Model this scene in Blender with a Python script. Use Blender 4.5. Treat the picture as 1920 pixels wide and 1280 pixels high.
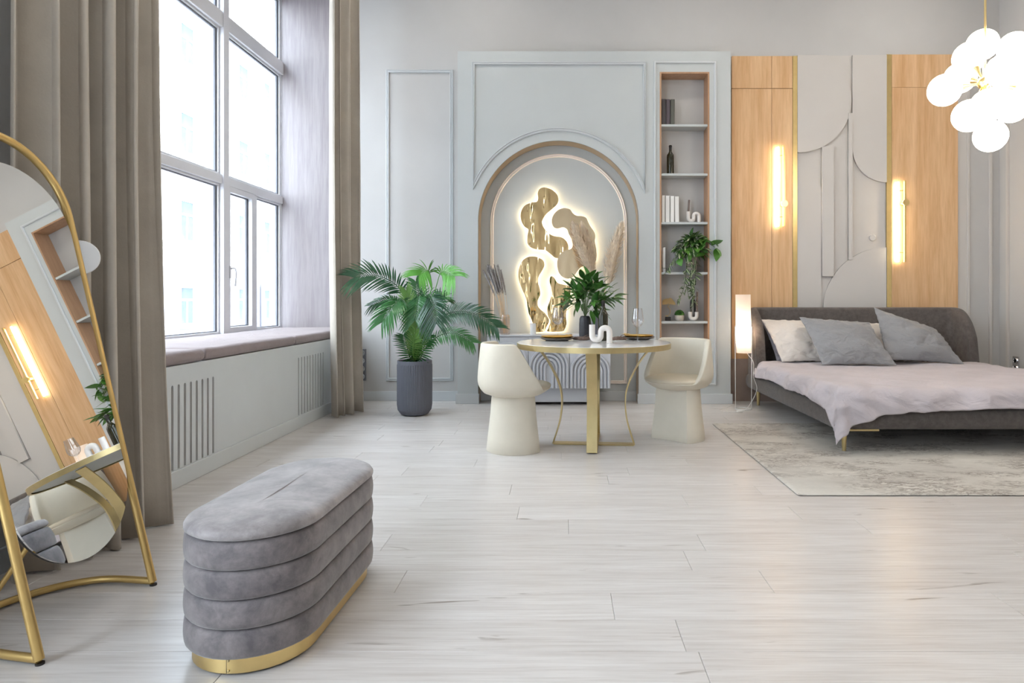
import bpy, bmesh, math, random
from mathutils import Vector, Matrix, noise
random.seed(7)
PI = math.pi
for o in list(bpy.data.objects):
    bpy.data.objects.remove(o)
SC = bpy.context.scene
COL = SC.collection

# ------------------------------------------------------------------ camera
FPX, HC = 1200.0, 1.066          # focal length in pixels of the 1920 px frame, eye height
VPX, VPY = 1057.0, 560.0         # vanishing point of the depth lines
cam_d = bpy.data.cameras.new('camera')
cam_d.sensor_width = 36.0
cam_d.lens = FPX / 1920 * 36.0
cam_d.shift_x = (960 - VPX) / 1920
cam_d.shift_y = (VPY - 640) / 1920
cam_d.clip_start = 0.05
cam_d.clip_end = 300
cam = bpy.data.objects.new('camera', cam_d)
cam.location = (0, 0, HC)
cam.rotation_euler = (PI / 2, 0, 0)
COL.objects.link(cam)
SC.camera = cam

# ------------------------------------------------------------------ world, sun, portals, exposure
WORLD_STRENGTH = 8.0
SUN_STRENGTH = 4.0
EXPOSURE = 0.80
w = bpy.data.worlds.new('overcast_sky')
SC.world = w
w.use_nodes = True
bg = w.node_tree.nodes['Background']
bg.inputs[0].default_value = (0.76, 0.87, 1.0, 1)
bg.inputs[1].default_value = WORLD_STRENGTH
sd = bpy.data.lights.new('sun', 'SUN')
sd.energy = SUN_STRENGTH
sd.angle = math.radians(4)
sd.color = (1.0, 0.97, 0.92)
sun = bpy.data.objects.new('sun', sd)
sun.rotation_euler = Vector((-0.75, 0.25, -0.6)).to_track_quat('-Z', 'Y').to_euler()
COL.objects.link(sun)

def portal(y0, y1, z0, z1, x):
    ld = bpy.data.lights.new('window_portal', 'AREA')
    ld.shape = 'RECTANGLE'
    ld.size = y1 - y0
    ld.size_y = z1 - z0
    ld.cycles.is_portal = True
    lo = bpy.data.objects.new('window_portal', ld)
    lo.location = (x, (y0 + y1) / 2, (z0 + z1) / 2)
    lo.rotation_euler = Matrix(((0, 0, -1), (1, 0, 0), (0, -1, 0))).to_euler() if False else (PI / 2, 0, -PI / 2)
    COL.objects.link(lo)
portal(2.9, 6.85, 0.69, 4.3, -3.12)
portal(-2.6, 1.35, 0.69, 4.3, -3.12)  # portal of the added, unseen window behind the camera

vs = SC.view_settings
vs.view_transform = 'Standard'
vs.look = 'None'
vs.gamma = 1.0
vs.use_curve_mapping = False
vs.exposure = EXPOSURE
SC.cycles.use_denoising = True
SC.cycles.max_bounces = 8
SC.cycles.diffuse_bounces = 3
SC.cycles.glossy_bounces = 4
SC.cycles.transparent_max_bounces = 10
SC.cycles.sample_clamp_indirect = 6.0
SC.cycles.caustics_reflective = False
SC.cycles.caustics_refractive = False

# ------------------------------------------------------------------ materials
def srgb(r, g, b):
    f = lambda c: (c / 255 / 12.92) if c / 255 <= 0.04045 else ((c / 255 + 0.055) / 1.055) ** 2.4
    return (f(r), f(g), f(b), 1.0)

class NT:
    def __init__(s, name):
        s.m = bpy.data.materials.new(name)
        s.m.use_nodes = True
        s.t = s.m.node_tree
        s.bsdf = s.t.nodes['Principled BSDF']
        s.out = s.t.nodes['Material Output']
    def n(s, typ, **kw):
        nd = s.t.nodes.new(typ)
        for k, v in kw.items():
            if k in nd.inputs:
                nd.inputs[k].default_value = v
            else:
                setattr(nd, k, v)
        return nd
    def l(s, a, b):
        s.t.links.new(a, b)
    def set(s, **kw):
        for k, v in kw.items():
            s.bsdf.inputs[k.replace('_', ' ')].default_value = v
    def ramp(s, fac, stops):
        r = s.n('ShaderNodeValToRGB')
        e = r.color_ramp.elements
        while len(e) < len(stops):
            e.new(0.5)
        for i, (p, c) in enumerate(stops):
            e[i].position = p
            e[i].color = c
        s.l(fac, r.inputs[0])
        return r.outputs[0]
    def coords(s, scale=(1, 1, 1), rnd=0.0, kind='Object'):
        tc = s.n('ShaderNodeTexCoord')
        mp = s.n('ShaderNodeMapping')
        mp.inputs['Scale'].default_value = scale
        s.l(tc.outputs[kind], mp.inputs['Vector'])
        if rnd:
            oi = s.n('ShaderNodeObjectInfo')
            mu = s.n('ShaderNodeMath', operation='MULTIPLY')
            mu.inputs[1].default_value = rnd
            s.l(oi.outputs['Random'], mu.inputs[0])
            cb = s.n('ShaderNodeCombineXYZ')
            for i in range(3):
                s.l(mu.outputs[0], cb.inputs[i])
            s.l(cb.outputs[0], mp.inputs['Location'])
        return mp.outputs[0]
    def noise(s, vec, scale, detail=3, rough=0.5, dist=0.0):
        nd = s.n('ShaderNodeTexNoise')
        nd.inputs['Scale'].default_value = scale
        nd.inputs['Detail'].default_value = detail
        nd.inputs['Roughness'].default_value = rough
        nd.inputs['Distortion'].default_value = dist
        s.l(vec, nd.inputs['Vector'])
        return nd.outputs['Fac']
    def mix(s, fac, a, b, blend='MIX'):
        m = s.n('ShaderNodeMix', data_type='RGBA', blend_type=blend)
        for sock, v in ((m.inputs[0], fac), (m.inputs[6], a), (m.inputs[7], b)):
            if isinstance(v, (int, float, tuple)):
                sock.default_value = v
            else:
                s.l(v, sock)
        return m.outputs[2]
    def col(s, c):
        s.l(c, s.bsdf.inputs['Base Color'])
    def bump(s, h, strength=0.2, dist=0.01):
        b = s.n('ShaderNodeBump')
        b.inputs['Strength'].default_value = strength
        b.inputs['Distance'].default_value = dist
        s.l(h, b.inputs['Height'])
        s.l(b.outputs[0], s.bsdf.inputs['Normal'])

M = {}
def plain(name, c, rough=0.5, metal=0.0, var=0.06, scale=6.0, bump=0.0, bscale=80, **kw):
    t = NT(name)
    t.set(Roughness=rough, Metallic=metal, **kw)
    v = t.coords()
    nz = t.noise(v, scale, 4)
    a = tuple(x * (1 - var) for x in c[:3]) + (1,)
    b = tuple(min(1, x * (1 + var)) for x in c[:3]) + (1,)
    t.col(t.ramp(nz, [(0.3, a), (0.7, b)]))
    if bump:
        t.bump(t.noise(v, bscale, 3), bump, 0.004)
    M[name] = t.m
    return t.m

plain('wall_paint', srgb(197, 195, 193), 0.62, var=0.02, scale=3, bump=0.05, bscale=150)
plain('panel_paint', srgb(196, 200, 200), 0.5, var=0.015, scale=3, bump=0.03, bscale=150)
plain('relief_paint', srgb(205, 200, 195), 0.55, var=0.015, scale=3)
plain('ceiling_paint', srgb(235, 235, 232), 0.8, var=0.01)
plain('trim_paint', srgb(205, 208, 210), 0.4, var=0.01)
plain('moulding_lit', srgb(246, 234, 226), 0.4, var=0.01)  # brightness of the lit alcove moulding put into its colour
plain('radiator_paint', srgb(216, 220, 221), 0.45, var=0.02, scale=4)
plain('sideboard_paint', srgb(208, 211, 219), 0.45, var=0.02)
plain('slot_wood', srgb(190, 142, 108), 0.7)
plain('dark_void', srgb(40, 34, 32), 0.8)
plain('brass', (0.80, 0.60, 0.27, 1), 0.28, 1.0, var=0.04, scale=20)
plain('pale_gold', (0.80, 0.66, 0.42, 1), 0.42, 0.7)
plain('brass_satin', (0.62, 0.50, 0.26, 1), 0.36, 1.0, var=0.05, scale=15)
plain('gold_frame', (0.70, 0.49, 0.19, 1), 0.36, 0.8, var=0.04, scale=15)
plain('gold_jamb', srgb(196, 172, 140), 0.35, 0.35, var=0.03)
plain('chrome', (0.7, 0.7, 0.72, 1), 0.2, 1.0)
plain('upvc', srgb(226, 226, 230), 0.3, var=0.01)
plain('gasket', srgb(120, 122, 130), 0.5)
plain('white_ceramic', srgb(232, 226, 220), 0.45, var=0.02, scale=20)
plain('white_gloss', srgb(238, 238, 238), 0.25, var=0.01)
plain('white_paper', srgb(235, 233, 228), 0.7, var=0.02)
plain('book_dark', srgb(74, 70, 72), 0.6)
plain('book_plum', srgb(88, 78, 84), 0.6)
plain('book_olive', srgb(92, 92, 84), 0.6)
plain('pot_grey', srgb(104, 106, 116), 0.7, var=0.06, bump=0.15)
plain('soil', srgb(52, 44, 38), 0.95, var=0.3, scale=60, bump=0.8)
plain('chair_leather', srgb(228, 220, 203), 0.5, var=0.03, scale=8, bump=0.06, bscale=300)
plain('chair_seat', srgb(220, 208, 186), 0.55, var=0.04, scale=8, bump=0.06, bscale=300)
plain('black_ceramic', srgb(48, 48, 54), 0.45, var=0.15, scale=60, bump=0.5, bscale=60)
plain('black_base', srgb(36, 32, 30), 0.5)
plain('bark', srgb(112, 92, 82), 0.8, var=0.25, scale=60, bump=0.6)
plain('gold_plate', (0.72, 0.43, 0.09, 1), 0.3, 0.9)
plain('charger_grey', srgb(94, 86, 80), 0.4)
plain('straw', srgb(226, 200, 165), 0.9, var=0.1, scale=30)
plain('pampas', srgb(246, 226, 202), 0.95, var=0.12, scale=25)
plain('grass_grey', srgb(158, 154, 154), 0.95, var=0.15, scale=40)
plain('candle_taupe', srgb(120, 104, 98), 0.5)
plain('concrete_pot', srgb(196, 188, 178), 0.7, var=0.05, scale=40)
plain('dark_skirting', srgb(160, 144, 136), 0.5, var=0.12, scale=5)
plain('facade', srgb(196, 193, 188), 0.85, var=0.02)
plain('facade_base', srgb(150, 150, 158), 0.85, var=0.03)
plain('facade_glass', srgb(82, 92, 96), 0.5, var=0.3, scale=1.0, Specular_IOR_Level=0.1)
plain('pavement', srgb(150, 148, 146), 0.9)
plain('moss', srgb(58, 104, 40), 0.9, var=0.4, scale=60, bump=1.0)
plain('cable_white', srgb(235, 232, 228), 0.5)
plain('stem_green', srgb(92, 112, 70), 0.6)
plain('stem_brown', srgb(110, 92, 74), 0.7)

def wood(name, light, dark, axis='Z', rough=0.4, scale=1.0, contrast=0.5):
    t = NT(name)
    t.set(Roughness=rough)
    st = {'Z': (9, 9, 0.6), 'X': (0.6, 9, 9), 'Y': (9, 0.6, 9)}[axis]
    v = t.coords(tuple(x * scale for x in st), rnd=37.0)
    n1 = t.noise(v, 1.2, 5, 0.6, 0.6)
    v2 = t.coords(tuple(x * scale * 5 for x in st), rnd=11.0)
    n2 = t.noise(v2, 1.5, 4, 0.6, 0.2)
    c1 = t.ramp(n1, [(0.5 - contrast / 2, dark), (0.5 + contrast / 2, light)])
    d2 = tuple(x * 0.86 for x in dark[:3]) + (1,)
    c2 = t.ramp(n2, [(0.3, d2), (0.6, light)])
    t.col(t.mix(0.28, c1, c2))
    t.bump(n2, 0.08, 0.002)
    M[name] = t.m
wood('oak_panel', srgb(234, 196, 152), srgb(206, 158, 110), 'Z', scale=0.9, contrast=0.34)
wood('oak_shelf', srgb(196, 156, 122), srgb(168, 126, 94), 'Z')
wood('reveal_wood', srgb(182, 175, 177), srgb(146, 138, 141), 'Z', 0.5, 0.8)

# pale oak laminate planks
t = NT('floor_plank')
t.set(Roughness=0.30)
t.bsdf.inputs['Specular IOR Level'].default_value = 0.5
geo = t.n('ShaderNodeNewGeometry')
oi = t.n('ShaderNodeObjectInfo')
mu = t.n('ShaderNodeMath', operation='MULTIPLY'); mu.inputs[1].default_value = 61.0
t.l(oi.outputs['Random'], mu.inputs[0])
cb = t.n('ShaderNodeCombineXYZ')
t.l(mu.outputs[0], cb.inputs[0]); t.l(mu.outputs[0], cb.inputs[2])
ad = t.n('ShaderNodeVectorMath', operation='ADD')
t.l(geo.outputs['Position'], ad.inputs[0]); t.l(cb.outputs[0], ad.inputs[1])
def mapped(sc):
    mp = t.n('ShaderNodeMapping'); mp.inputs['Scale'].default_value = sc
    t.l(ad.outputs[0], mp.inputs['Vector']); return mp.outputs[0]
g1 = t.noise(mapped((0.9, 9, 1)), 1.6, 5, 0.6, 0.8)
g2 = t.noise(mapped((2.2, 60, 1)), 1.4, 4, 0.65, 0.2)
g3 = t.noise(mapped((2.2, 14, 1)), 1.1, 3, 0.5, 1.2)
base = t.ramp(g1, [(0.3, srgb(204, 197, 192)), (0.7, srgb(227, 223, 220))])
fine = t.ramp(g2, [(0.32, srgb(186, 177, 170)), (0.6, srgb(230, 226, 223))])
c = t.mix(0.4, base, fine)
knot = t.ramp(g3, [(0.68, (1, 1, 1, 1)), (0.78, srgb(168, 156, 146))])
c = t.mix(1.0, c, knot, 'MULTIPLY')
tone = t.ramp(oi.outputs['Random'], [(0.0, (0.93, 0.92, 0.91, 1)), (1.0, (1, 1, 1, 1))])
c = t.mix(1.0, c, tone, 'MULTIPLY')
t.col(c)
t.bump(g2, 0.06, 0.002)
M['floor_plank'] = t.m

def velvet(name, c, c2, scale=5.0, sheen=0.6, rough=0.75, bump=0.25):
    t = NT(name)
    t.set(Roughness=rough, Sheen_Weight=sheen, Sheen_Roughness=0.4)
    v = t.coords()
    n1 = t.noise(v, scale, 6, 0.7, 0.25)
    t.col(t.ramp(n1, [(0.36, c), (0.66, c2)]))
    t.bump(t.noise(v, scale * 60, 2), bump, 0.002)
    M[name] = t.m
velvet('curtain_velvet', srgb(186, 177, 165), srgb(202, 193, 180), 2.0, 0.3)
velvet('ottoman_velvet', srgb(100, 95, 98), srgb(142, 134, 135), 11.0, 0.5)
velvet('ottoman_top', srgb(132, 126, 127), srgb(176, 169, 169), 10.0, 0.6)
velvet('bed_chenille', srgb(80, 73, 70), srgb(102, 94, 90), 22.0, 0.25, bump=0.6)

def linen(name, c, var=0.05, fine=900, bump=0.2, wr=0.8, wrs=8.0):
    t = NT(name)
    t.set(Roughness=0.85, Sheen_Weight=0.15)
    v = t.coords()
    a = tuple(x * (1 - var) for x in c[:3]) + (1,)
    b = tuple(min(1, x * (1 + var)) for x in c[:3]) + (1,)
    t.col(t.ramp(t.noise(v, 4, 4), [(0.35, a), (0.65, b)]))
    wv = t.n('ShaderNodeTexWave'); wv.inputs['Scale'].default_value = fine / 10; wv.inputs['Distortion'].default_value = 2.0
    t.l(v, wv.inputs['Vector'])
    wn = t.noise(t.coords((1.0, 1.0, 1.6)), wrs, 4, 0.55, 1.3)
    b1 = t.n('ShaderNodeBump'); b1.inputs['Strength'].default_value = wr; b1.inputs['Distance'].default_value = 0.02
    t.l(wn, b1.inputs['Height'])
    b2 = t.n('ShaderNodeBump'); b2.inputs['Strength'].default_value = bump; b2.inputs['Distance'].default_value = 0.0015
    t.l(wv.outputs['Fac'], b2.inputs['Height']); t.l(b1.outputs[0], b2.inputs['Normal'])
    t.l(b2.outputs[0], t.bsdf.inputs['Normal'])
    M[name] = t.m
linen('duvet_linen', srgb(196, 187, 191), wr=0.7, wrs=5.0)
linen('pillow_white', srgb(222, 214, 206))
linen('pillow_grey', srgb(150, 150, 152), 0.06)
linen('pillow_lavender', srgb(168, 164, 172))
linen('mattress_white', srgb(215, 210, 208))
linen('cushion_mauve', srgb(152, 139, 139), wr=0.35)

# marble top
t = NT('marble')
t.set(Roughness=0.08)
v = t.coords()
n1 = t.noise(v, 5, 6, 0.6, 2.5)
t.col(t.ramp(n1, [(0.46, srgb(246, 245, 245)), (0.5, srgb(238, 237, 238)), (0.53, srgb(246, 245, 245))]))
M['marble'] = t.m

# rug
t = NT('rug_wool')
t.set(Roughness=0.95)
v = t.coords((1.0, 1.7, 1))
n1 = t.noise(v, 1.5, 4, 0.55, 0.6)
n2 = t.noise(t.coords((1.5, 5, 1)), 5.0, 6, 0.7, 1.6)
n3 = t.noise(v, 2.4, 2, 0.5, 0.3)
vein = t.ramp(n2, [(0.41, (0, 0, 0, 1)), (0.475, (1, 1, 1, 1)), (0.55, (0, 0, 0, 1))])
zone = t.ramp(n3, [(0.42, (0.08, 0.08, 0.08, 1)), (0.58, (1, 1, 1, 1))])
fac = t.mix(1.0, vein, zone, 'MULTIPLY')
basec = t.ramp(n1, [(0.3, srgb(196, 190, 182)), (0.7, srgb(222, 217, 208))])
t.col(t.mix(fac, basec, srgb(132, 121, 112)))
t.bump(t.noise(t.coords((1, 1, 1)), 350, 2), 0.5, 0.003)
M['rug_wool'] = t.m

# thin glass: fresnel-mixed reflection over a clear pane
def glass(name, tint=(0.97, 0.98, 0.98, 1), ior=1.45, rough=0.0, extra=0.0):
    t = NT(name)
    tr = t.n('ShaderNodeBsdfTransparent'); tr.inputs[0].default_value = tint
    gl = t.n('ShaderNodeBsdfGlossy'); gl.inputs['Roughness'].default_value = rough
    lw = t.n('ShaderNodeLayerWeight'); lw.inputs['Blend'].default_value = 0.5
    pw = t.n('ShaderNodeMath', operation='POWER'); pw.inputs[1].default_value = 2.6 if extra else 4.0
    t.l(lw.outputs['Facing'], pw.inputs[0])
    ma = t.n('ShaderNodeMath', operation='MULTIPLY_ADD'); ma.inputs[1].default_value = ior - 0.85; ma.inputs[2].default_value = 0.03 + extra
    t.l(pw.outputs[0], ma.inputs[0])
    fac = ma.outputs[0]
    mx = t.n('ShaderNodeMixShader')
    t.l(fac, mx.inputs[0]); t.l(tr.outputs[0], mx.inputs[1]); t.l(gl.outputs[0], mx.inputs[2])
    t.l(mx.outputs[0], t.out.inputs['Surface'])
    M[name] = t.m
glass('window_glass', ior=1.3)
glass('wine_glass', (0.97, 0.97, 0.98, 1), 1.5, 0.0, 0.06)
glass('pink_glass', (0.95, 0.91, 0.88, 1), 1.5, 0.0, 0.05)
t = NT('bottle_glass')
t.set(Base_Color=srgb(44, 42, 26), Roughness=0.06)
M['bottle_glass'] = t.m
t = NT('mirror_glass')
t.set(Base_Color=(0.93, 0.94, 0.93, 1), Roughness=0.0, Metallic=1.0)
M['mirror_glass'] = t.m
t = NT('gold_mirror')
t.set(Base_Color=(0.92, 0.74, 0.50, 1), Roughness=0.03, Metallic=1.0)
t.bump(t.noise(t.coords((3.0, 3.0, 1.2)), 1.6, 1), 0.35, 0.06)
M['gold_mirror'] = t.m
t = NT('gold_mirror_wavy')
t.set(Base_Color=(0.95, 0.70, 0.36, 1), Roughness=0.05, Metallic=1.0)
t.bump(t.noise(t.coords((3.4, 3.4, 1.0)), 2.4, 2), 0.55, 0.06)
M['gold_mirror_wavy'] = t.m

def emit(name, c, strength):
    t = NT(name)
    e = t.n('ShaderNodeEmission')
    e.inputs[0].default_value = c
    e.inputs[1].default_value = strength
    t.l(e.outputs[0], t.out.inputs['Surface'])
    M[name] = t.m
emit('globe_glow', (1.0, 0.88, 0.74, 1), 6.5)
emit('sconce_glow', (1.0, 0.80, 0.52, 1), 22.0)
emit('led_glow', (1.0, 0.78, 0.48, 1), 30.0)
emit('bulb_glow', (1.0, 0.86, 0.68, 1), 75.0)
emit('fill_lamp_glow', (1.0, 0.94, 0.85, 1), 9.0)  # emission of the added ceiling fill lamps
# paper shade: light passes through
t = NT('paper_shade')
df = t.n('ShaderNodeBsdfDiffuse'); df.inputs[0].default_value = srgb(245, 235, 228)
tl = t.n('ShaderNodeBsdfTranslucent'); tl.inputs[0].default_value = srgb(250, 238, 226)
mx = t.n('ShaderNodeMixShader'); mx.inputs[0].default_value = 0.6
t.l(df.outputs[0], mx.inputs[1]); t.l(tl.outputs[0], mx.inputs[2]); t.l(mx.outputs[0], t.out.inputs['Surface'])
M['paper_shade'] = t.m

def leafmat(name, c1, c2, rough=0.4, vein=None):
    t = NT(name)
    t.set(Roughness=rough)
    oi = t.n('ShaderNodeObjectInfo')
    v = t.coords((1, 1, 1))
    n1 = t.noise(v, 9, 3)
    a = t.ramp(oi.outputs['Random'], [(0.0, c1), (1.0, c2)])
    b = t.ramp(n1, [(0.35, (0.75, 0.75, 0.75, 1)), (0.65, (1, 1, 1, 1))])
    t.col(t.mix(1.0, a, b, 'MULTIPLY'))
    if vein:
        tc = t.n('ShaderNodeTexCoord'); sp = t.n('ShaderNodeSeparateXYZ')
        t.l(tc.outputs['Object'], sp.inputs[0])
        ab = t.n('ShaderNodeMath', operation='ABSOLUTE'); t.l(sp.outputs[1], ab.inputs[0])
        rr = t.ramp(ab.outputs[0], [(0.03, vein), (0.075, c1)])
        t.col(t.mix(0.75, a, rr))
    M[name] = t.m
leafmat('palm_dark', srgb(44, 82, 58), srgb(76, 136, 76), 0.2)
leafmat('palm_bright', srgb(86, 166, 62), srgb(122, 196, 80), 0.4)
leafmat('palm_young', srgb(78, 128, 56), srgb(104, 146, 66), 0.45)
leafmat('leaf_green', srgb(44, 84, 38), srgb(86, 130, 58), 0.4)
leafmat('leaf_bay', srgb(52, 96, 44), srgb(96, 148, 66), 0.35)
leafmat('leaf_lime', srgb(86, 146, 58), srgb(126, 180, 78), 0.4)
leafmat('leaf_variegated', srgb(58, 88, 50), srgb(104, 128, 86), 0.45, srgb(206, 210, 176))

# ------------------------------------------------------------------ mesh helpers
class MB:
    def __init__(s):
        s.v, s.f = [], []
    def add(s, vs_, fs_):
        k = len(s.v)
        s.v += [tuple(p) for p in vs_]
        s.f += [tuple(i + k for i in f) for f in fs_]
        return s
    def box(s, x0, x1, y0, y1, z0, z1):
        x0, x1 = min(x0, x1), max(x0, x1); y0, y1 = min(y0, y1), max(y0, y1); z0, z1 = min(z0, z1), max(z0, z1)
        return s.add([(x0, y0, z0), (x1, y0, z0), (x1, y1, z0), (x0, y1, z0), (x0, y0, z1), (x1, y0, z1), (x1, y1, z1), (x0, y1, z1)],
                     [(0, 3, 2, 1), (4, 5, 6, 7), (0, 1, 5, 4), (1, 2, 6, 5), (2, 3, 7, 6), (3, 0, 4, 7)])
    def grid(s, rows, closed_u=False, closed_v=False, cap=False):
        nr, nc = len(rows), len(rows[0])
        vs_ = [p for r in rows for p in r]
        fs_ = []
        for i in range(nr if closed_v else nr - 1):
            for j in range(nc if closed_u else nc - 1):
                a = i * nc + j; b = i * nc + (j + 1) % nc
                c = ((i + 1) % nr) * nc + (j + 1) % nc; d = ((i + 1) % nr) * nc + j
                fs_.append((a, b, c, d))
        if cap:
            fs_.append(tuple(range(nc))[::-1])
            fs_.append(tuple((nr - 1) * nc + j for j in range(nc)))
        return s.add(vs_, fs_)
    def lathe(s, prof, c=(0, 0, 0), n=32, cap=True):
        rows = []
        for r, z in prof:
            rows.append([(c[0] + r * math.cos(2 * PI * k / n), c[1] + r * math.sin(2 * PI * k / n), c[2] + z) for k in range(n)])
        return s.grid(rows, closed_u=True, cap=cap)
    def tube(s, pts, r, n=10, closed=False, cap=True, flat=None, up=None):
        pts = [Vector(p) for p in pts]
        m = len(pts)
        T = []
        for i in range(m):
            a = pts[i - 1] if (i > 0 or closed) else pts[i]
            b = pts[(i + 1) % m] if (i < m - 1 or closed) else pts[i]
            T.append((b - a).normalized())
        ref = Vector(up) if up else (Vector((0, 0, 1)) if abs(T[0].z) < 0.9 else Vector((1, 0, 0)))
        N = (ref - T[0] * ref.dot(T[0])).normalized()
        rows = []
        for i in range(m):
            if up:
                rv = Vector(up); N2 = rv - T[i] * rv.dot(T[i])
            else:
                N2 = N - T[i] * N.dot(T[i])
            N = N2.normalized() if N2.length > 1e-6 else N
            B = T[i].cross(N)
            ri = r(i / (m - 1)) if callable(r) else r
            row = []
            if flat:
                for (p, q) in ((-1, -1), (1, -1), (1, 1), (-1, 1)):
                    row.append(pts[i] + N * (p * flat[0] / 2) + B * (q * flat[1] / 2))
            else:
                for k in range(n):
                    an = 2 * PI * k / n
                    row.append(pts[i] + N * (ri * math.cos(an)) + B * (ri * math.sin(an)))
            rows.append(row)
        return s.grid(rows, closed_u=True, closed_v=closed, cap=cap and not closed)
    def sphere(s, c, r, n=24, m=14, sz=1.0):
        rows = []
        for i in range(m + 1):
            a = -PI / 2 + PI * i / m
            rr = max(r * math.cos(a), 1e-5)
            rows.append([(c[0] + rr * math.cos(2 * PI * k / n), c[1] + rr * math.sin(2 * PI * k / n), c[2] + r * sz * math.sin(a)) for k in range(n)])
        return s.grid(rows, closed_u=True)
    def xf(s, mat):
        s.v = [tuple(mat @ Vector(p)) for p in s.v]
        return s

def wloc(o):
    v = Vector((0, 0, 0))
    while o is not None:
        v += o.location
        o = o.parent
    return v

def tagp(o, label=None, cat=None, group=None, kind=None):
    if label: o['label'] = label
    if cat: o['category'] = cat
    if group: o['group'] = group
    if kind: o['kind'] = kind
    return o

def finish(me, smooth):
    if smooth is True:
        for p in me.polygons: p.use_smooth = True
    elif smooth:
        for p in me.polygons: p.use_smooth = True
        me.set_sharp_from_angle(angle=math.radians(smooth))

def build(name, mb, mat, parent=None, smooth=None, bevel=0, seg=2, fix=True, subsurf=0, label=None, cat=None, group=None, kind=None):
    off = wloc(parent) if parent else Vector((0, 0, 0))
    me = bpy.data.meshes.new(name)
    if isinstance(mb, MB):
        me.from_pydata([tuple(Vector(p) - off) for p in mb.v], [], mb.f)
    else:
        me = mb
        me.name = name
        if off.length: me.transform(Matrix.Translation(-off))
    if fix:
        bm = bmesh.new(); bm.from_mesh(me)
        bmesh.ops.recalc_face_normals(bm, faces=bm.faces)
        bm.to_mesh(me); bm.free()
    finish(me, smooth)
    me.materials.clear()
    me.materials.append(M[mat] if isinstance(mat, str) else mat)
    o = bpy.data.objects.new(name, me)
    COL.objects.link(o)
    if parent: o.parent = parent
    if bevel:
        b = o.modifiers.new('bevel', 'BEVEL'); b.width = bevel; b.segments = seg; b.limit_method = 'ANGLE'; b.angle_limit = math.radians(40); b.harden_normals = True
        if smooth is None:
            for p in me.polygons: p.use_smooth = True
            me.set_sharp_from_angle(angle=math.radians(45))
    if subsurf:
        sm = o.modifiers.new('subsurf', 'SUBSURF'); sm.levels = subsurf; sm.render_levels = subsurf
    return tagp(o, label, cat, group, kind)

def thing(name, label, cat, loc=(0, 0, 0), group=None):
    o = bpy.data.objects.new(name, None)
    o.empty_display_size = 0.1
    o.location = loc
    COL.objects.link(o)
    return tagp(o, label, cat, group)

def inst(name, src_me, parent, loc, rot=(0, 0, 0), scale=(1, 1, 1), mat=None):
    o = bpy.data.objects.new(name, src_me)
    COL.objects.link(o)
    if parent: o.parent = parent
    o.location = Vector(loc) - (wloc(parent) if parent else Vector((0, 0, 0)))
    if isinstance(rot, Matrix): o.rotation_euler = rot.to_euler()
    else: o.rotation_euler = rot
    o.scale = scale
    return o

def copy_tree(o, parent=None):
    c = o.copy(); COL.objects.link(c)
    if parent: c.parent = parent
    for ch in list(o.children):
        copy_tree(ch, c)
    return c

def cr(pts, n=8, closed=False):
    """Catmull-Rom through the points."""
    P = [Vector(p) for p in pts]
    m = len(P); out = []
    for i in range(m if closed else m - 1):
        p0 = P[i - 1] if (i > 0 or closed) else P[i]
        p1 = P[i]; p2 = P[(i + 1) % m]
        p3 = P[(i + 2) % m] if (i + 2 < m or closed) else P[(i + 1) % m]
        for k in range(n):
            u = k / n
            out.append(0.5 * ((2 * p1) + (p2 - p0) * u + (2 * p0 - 5 * p1 + 4 * p2 - p3) * u * u + (3 * p1 - p0 - 3 * p2 + p3) * u ** 3))
    if not closed: out.append(P[-1])
    return out

def poly_mesh(outlines, depth, bev=0.0):
    """2-D outline(s) with holes -> mesh, x/y in plane, z in [-depth/2, depth/2]."""
    cu = bpy.data.curves.new('tmp', 'CURVE')
    cu.dimensions = '2D'; cu.fill_mode = 'BOTH'; cu.extrude = depth / 2
    for ol in outlines:
        sp = cu.splines.new('POLY'); sp.points.add(len(ol) - 1)
        for p, q in zip(sp.points, ol): p.co = (q[0], q[1], 0, 1)
        sp.use_cyclic_u = True
    ob = bpy.data.objects.new('tmp', cu); COL.objects.link(ob)
    dg = bpy.context.evaluated_depsgraph_get(); dg.update()
    me = bpy.data.meshes.new_from_object(ob.evaluated_get(dg))
    bpy.data.objects.remove(ob); bpy.data.curves.remove(cu)
    bm = bmesh.new(); bm.from_mesh(me)
    bmesh.ops.remove_doubles(bm, verts=bm.verts, dist=1e-5)
    bm.to_mesh(me); bm.free()
    return me

def back_poly(outlines, y0, y1, bev=0):
    """outline in (X, Z) on a wall facing -Y, between depths y0 < y1."""
    me = poly_mesh(outlines, y1 - y0)
    me.transform(Matrix(((1, 0, 0, 0), (0, 0, -1, (y0 + y1) / 2), (0, 1, 0, 0), (0, 0, 0, 1))))
    return me
def left_poly(outlines, x0, x1):
    """outline in (Y, Z) on a wall facing +X, between x0 < x1."""
    me = poly_mesh(outlines, x1 - x0)
    me.transform(Matrix(((0, 0, 1, (x0 + x1) / 2), (1, 0, 0, 0), (0, 1, 0, 0), (0, 0, 0, 1))))
    return me
def rect(x0, x1, z0, z1):
    return [(x0, z0), (x1, z0), (x1, z1), (x0, z1)]

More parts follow.
